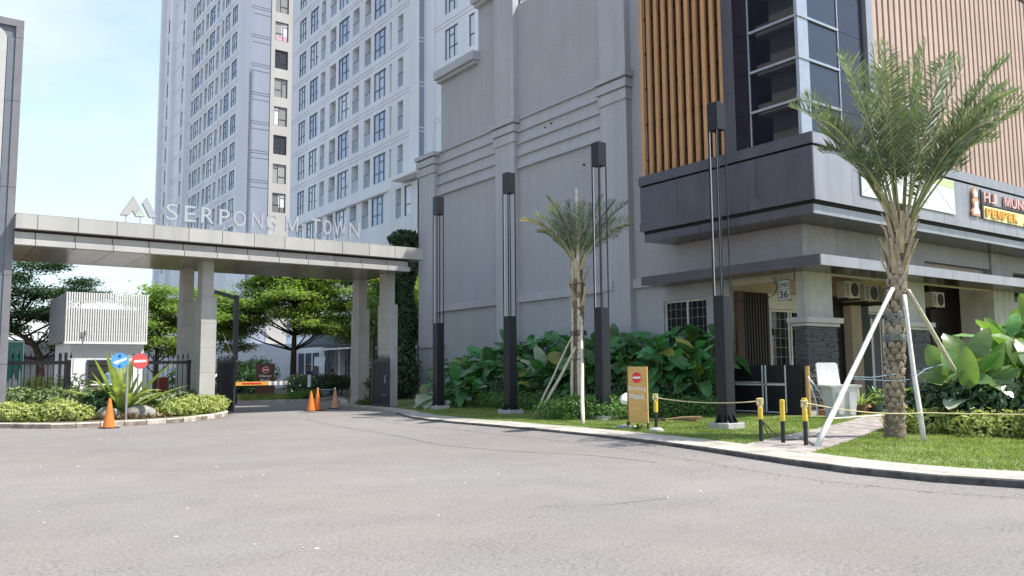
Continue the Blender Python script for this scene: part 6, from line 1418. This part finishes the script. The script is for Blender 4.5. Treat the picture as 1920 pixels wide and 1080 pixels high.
for a in (-.16, .16):
    m = MB(); o = C0+ux*a-uy*.30; fr(m, [o+ux*.07*i+uy*.06*j for i, j in ((-1, -.3), (1, -.3), (1, 1), (-1, 1))], [o-uy*.03+ux*.085*i+uy*.06*j for i, j in ((-1, -.3), (1, -.3), (1, 1), (-1, 1))], .22, .80); m.build("rib", M['bin'], bn_)
m = MB(); o = C0+uy*.33-ux*.06; m.prism([(-.36, 0), (.30, 0), (.27, .56), (.2, .60), (-.30, .60), (-.36, .55)], (o.x, o.y, .99), ux, (Z*.97+uy*.12).normalized(), uy, .05); m.build("lid", M['bin'], bn_)
# timber stake with ropes by the column
m = MB(); m.path([(20.15, 13.85, .1), (20.17, 13.86, 1.5)], .06, 10); m.thing("timber_stake", M['signply'], (20.15, 13.85, .1), "short timber stake standing in front of the stone column", "stake")
m = MB(); m.path([(20.1, 13.8, 1.2), (20.15, 13.5, .8), (20.2, 13.3, .3), (20.25, 13.2, .14)], .018, 5); m.path([(20.1, 13.8, 1.15), (20.1, 13.6, .6), (20.05, 13.5, .14)], .018, 5); m.thing("rope", M['white'], (20.1, 13.6, .1), "white rope hanging from the timber stake by the stone column", "rope")
m = MB(); m.path([(19.0, 12.55, .14), (20.6, 12.4, .15), (21.6, 12.3, .15)], .03, 6); m.thing("bamboo_stick", M['bamboo'], (20, 12.4, .12), "bamboo stick lying on the ground in front of the white bin", "stick")
# broom and bag on the verge
br = empty("broom", (16.9, 15.6, .12), "straw broom lying on the grass behind the yellow post", "broom")
m = MB()
a0, d0 = Vector((15.35, 14.75, .19)), Vector((.72, -.30, 0)).normalized(); sd = Vector((-d0.y, d0.x, 0))
for i in range(70):
    s = rnd.uniform(-1, 1); z_ = rnd.uniform(-.03, .06); m.path([a0+sd*.03*s, a0+d0*.5+sd*.10*s+Z*z_, a0+d0*rnd.uniform(.85, 1.05)+sd*.18*s+Z*(z_*1.5-.02)], .007, 3)
m.build("straw", M['straw'], br); m = MB(); m.tube(a0, a0-d0*.7-Z*.03, .018, n=8); m.tube(a0-d0*.03, a0+d0*.05, .04, n=8); m.build("handle", M['rubber'], br)
m = MB(); P_, D_ = blob_points(60, (0, 0, .12), (.17, .12, .13), 0); 
import bmesh as _b
bmb = _b.new(); _b.ops.create_icosphere(bmb, subdivisions=2, radius=.16)
for v in bmb.verts: v.co = Vector((v.co.x*1.1, v.co.y*.8, max(-.1, v.co.z*(1+.2*math.sin(v.co.x*30))))) + Vector((rnd.uniform(-.02, .02), rnd.uniform(-.02, .02), rnd.uniform(-.02, .02)))
me = bpy.data.meshes.new("plastic_bag"); bmb.to_mesh(me); bmb.free(); me.materials.append(M['white']); setp(inst("plastic_bag", me, None, (14.1, 14.75, .72)), "crumpled white plastic bag on the shrub behind the no entry board", "bag")
# dry petals and grit scattered on the road
k = 230; px_ = np.concatenate([nr.uniform(1, 13, 150), nr.uniform(3, 12, 80)]); pyy = np.concatenate([nr.uniform(6, 27, 150), nr.uniform(20, 27, 80)]); sz = nr.uniform(.008, .028, k); an_ = nr.uniform(0, 6.28, k)
big = nr.uniform(0, 1, k) > .95; sz[big] *= 2.2
V = np.zeros((k, 4, 3)); 
for j in range(4): V[:, j, 0] = px_+sz*np.cos(an_+j*PI/2)*(1 if j % 2 else .5); V[:, j, 1] = pyy+sz*np.sin(an_+j*PI/2)*(1 if j % 2 else .5); V[:, j, 2] = .004+nr.uniform(0, .008, k)
kk = 1500; ii = nr.integers(0, len(P)-1, kk); tt = nr.uniform(0, 1, (kk, 1)); q_ = P[ii]*(1-tt)+P[ii+1]*tt - side[ii]*(np.abs(nr.normal(0, .12, (kk, 1)))+.75)
ii = nr.integers(0, len(P2)-1, kk); q2 = P2[ii]*(1-tt)+P2[ii+1]*tt - side2[ii]*np.abs(nr.normal(0, .16, (kk, 1))); q_ = np.concatenate([q_, q2]); kk = len(q_); s2 = nr.uniform(.008, .03, kk); a2 = nr.uniform(0, 6.28, kk)
W = np.zeros((kk, 4, 3))
for j in range(4): W[:, j, 0] = q_[:, 0]+s2*np.cos(a2+j*PI/2)*(1 if j % 2 else .5); W[:, j, 1] = q_[:, 1]+s2*np.sin(a2+j*PI/2)*(1 if j % 2 else .5); W[:, j, 2] = .003+nr.uniform(0, .008, kk)
g_ = inst("gutter_litter", npmesh("gutter_litter", W.reshape(-1, 3), np.arange(4*kk).reshape(-1, 4), mat("leaf_litter", (.10, .07, .045), .9, scale=2, c2=(.26, .20, .14)))); g_["kind"] = "stuff"; setp(g_, "dry leaf crumbs and dirt lying along the kerbs", "litter")
o = inst("petal_litter", npmesh("petal_litter", V.reshape(-1, 3), np.arange(4*k).reshape(-1, 4), M['litter'])); o["kind"] = "stuff"; setp(o, "small pale petals and grit scattered over the road", "litter")

# people at the cafe
def person(x, y, face, pose, shirt, label, z0=.1):
    t = empty("person", (x, y, z0), label, "person", rz=face); me = bpy.data.meshes.new("body")
    sit = pose == 'sit'; hz = .48 if sit else .90
    v = [(0, 0, hz), (0, 0, hz+.28), (0, 0, hz+.50), (0, 0, hz+.58), (0, -.01, hz+.72), (0, -.01, hz+.80)]; e = [(0, 1), (1, 2), (2, 3), (3, 4), (4, 5)]; r = [.13, .125, .14, .055, .095, .075]
    for s in (-1, 1):
        b = len(v); v += [(s*.19, 0, hz+.50), (s*.23, -.05, hz+.24), (s*.17, -.22, hz+.14 if sit else hz+.06)]; e += [(2, b), (b, b+1), (b+1, b+2)]; r += [.06, .045, .035]
        b = len(v)
        v += [(s*.10, -.02, hz-.03), (s*.11, -.40, hz-.02), (s*.11, -.42, .06), (s*.11, -.52, .03)] if sit else [(s*.10, 0, hz-.05), (s*.11, -.02, .48), (s*.11, .02, .07), (s*.11, -.12, .03)]
        e += [(0, b), (b, b+1), (b+1, b+2), (b+2, b+3)]; r += [.10, .075, .05, .04]
    me.from_pydata(v, e, []); o = bpy.data.objects.new("body", me); col.objects.link(o)
    md = o.modifiers.new("skin", 'SKIN'); 
    for i, q in enumerate(me.skin_vertices[0].data): q.radius = (r[i], r[i]*.85 if i < 3 else r[i])
    me.skin_vertices[0].data[0].use_root = True; o.modifiers.new("sub", 'SUBSURF').levels = 1; o.modifiers["sub"].render_levels = 1
    dg = bpy.context.evaluated_depsgraph_get(); nm = bpy.data.meshes.new_from_object(o.evaluated_get(dg)); bpy.data.objects.remove(o); nm.materials.clear(); nm.materials.append(M['skin']); nm.name = "body"
    nm.polygons.foreach_set("use_smooth", [True]*len(nm.polygons)); inst("body", nm, t)
    m = MB(); m.lathe([(.155, hz-.06), (.16, hz+.1), (.17, hz+.3), (.17, hz+.46), (.09, hz+.56)], 12); inst("shirt", m.mesh("shirt", shirt, smooth=True), t)
    m = MB(); m.lathe([(.10, hz+.72), (.115, hz+.80), (.09, hz+.89), (.02, hz+.92)], 10, (0, .025, 0)); inst("hair", m.mesh("hair", M['ink'], smooth=True), t)
    m = MB()
    for s in (-1, 1):
        if sit: m.path([(s*.10, 0, hz-.01), (s*.11, -.40, hz), (s*.11, -.43, .12)], [.115, .09, .06], 8)
        else: m.path([(s*.09, 0, hz), (s*.11, -.02, .48), (s*.11, .02, .1)], [.115, .085, .06], 8)
    inst("trousers", m.mesh("trousers", M['cloth'], smooth=True), t)
person(19.1, 47.0, .3, 'stand', M['shirtblue'], "person in a blue shirt standing at the cafe entrance", .08)
person(20.62, 47.2, -.4, 'sit', M['shirtyellow'], "person with dark hair in a cream shirt sitting at the cafe", .22)
m = MB(); m.bbox(20.4, 20.85, 47.0, 47.45, .1, .66, .02); m.thing("stool", M['blue'], (20.62, 47.2, .1), "blue stool under the sitting person at the cafe", "stool")
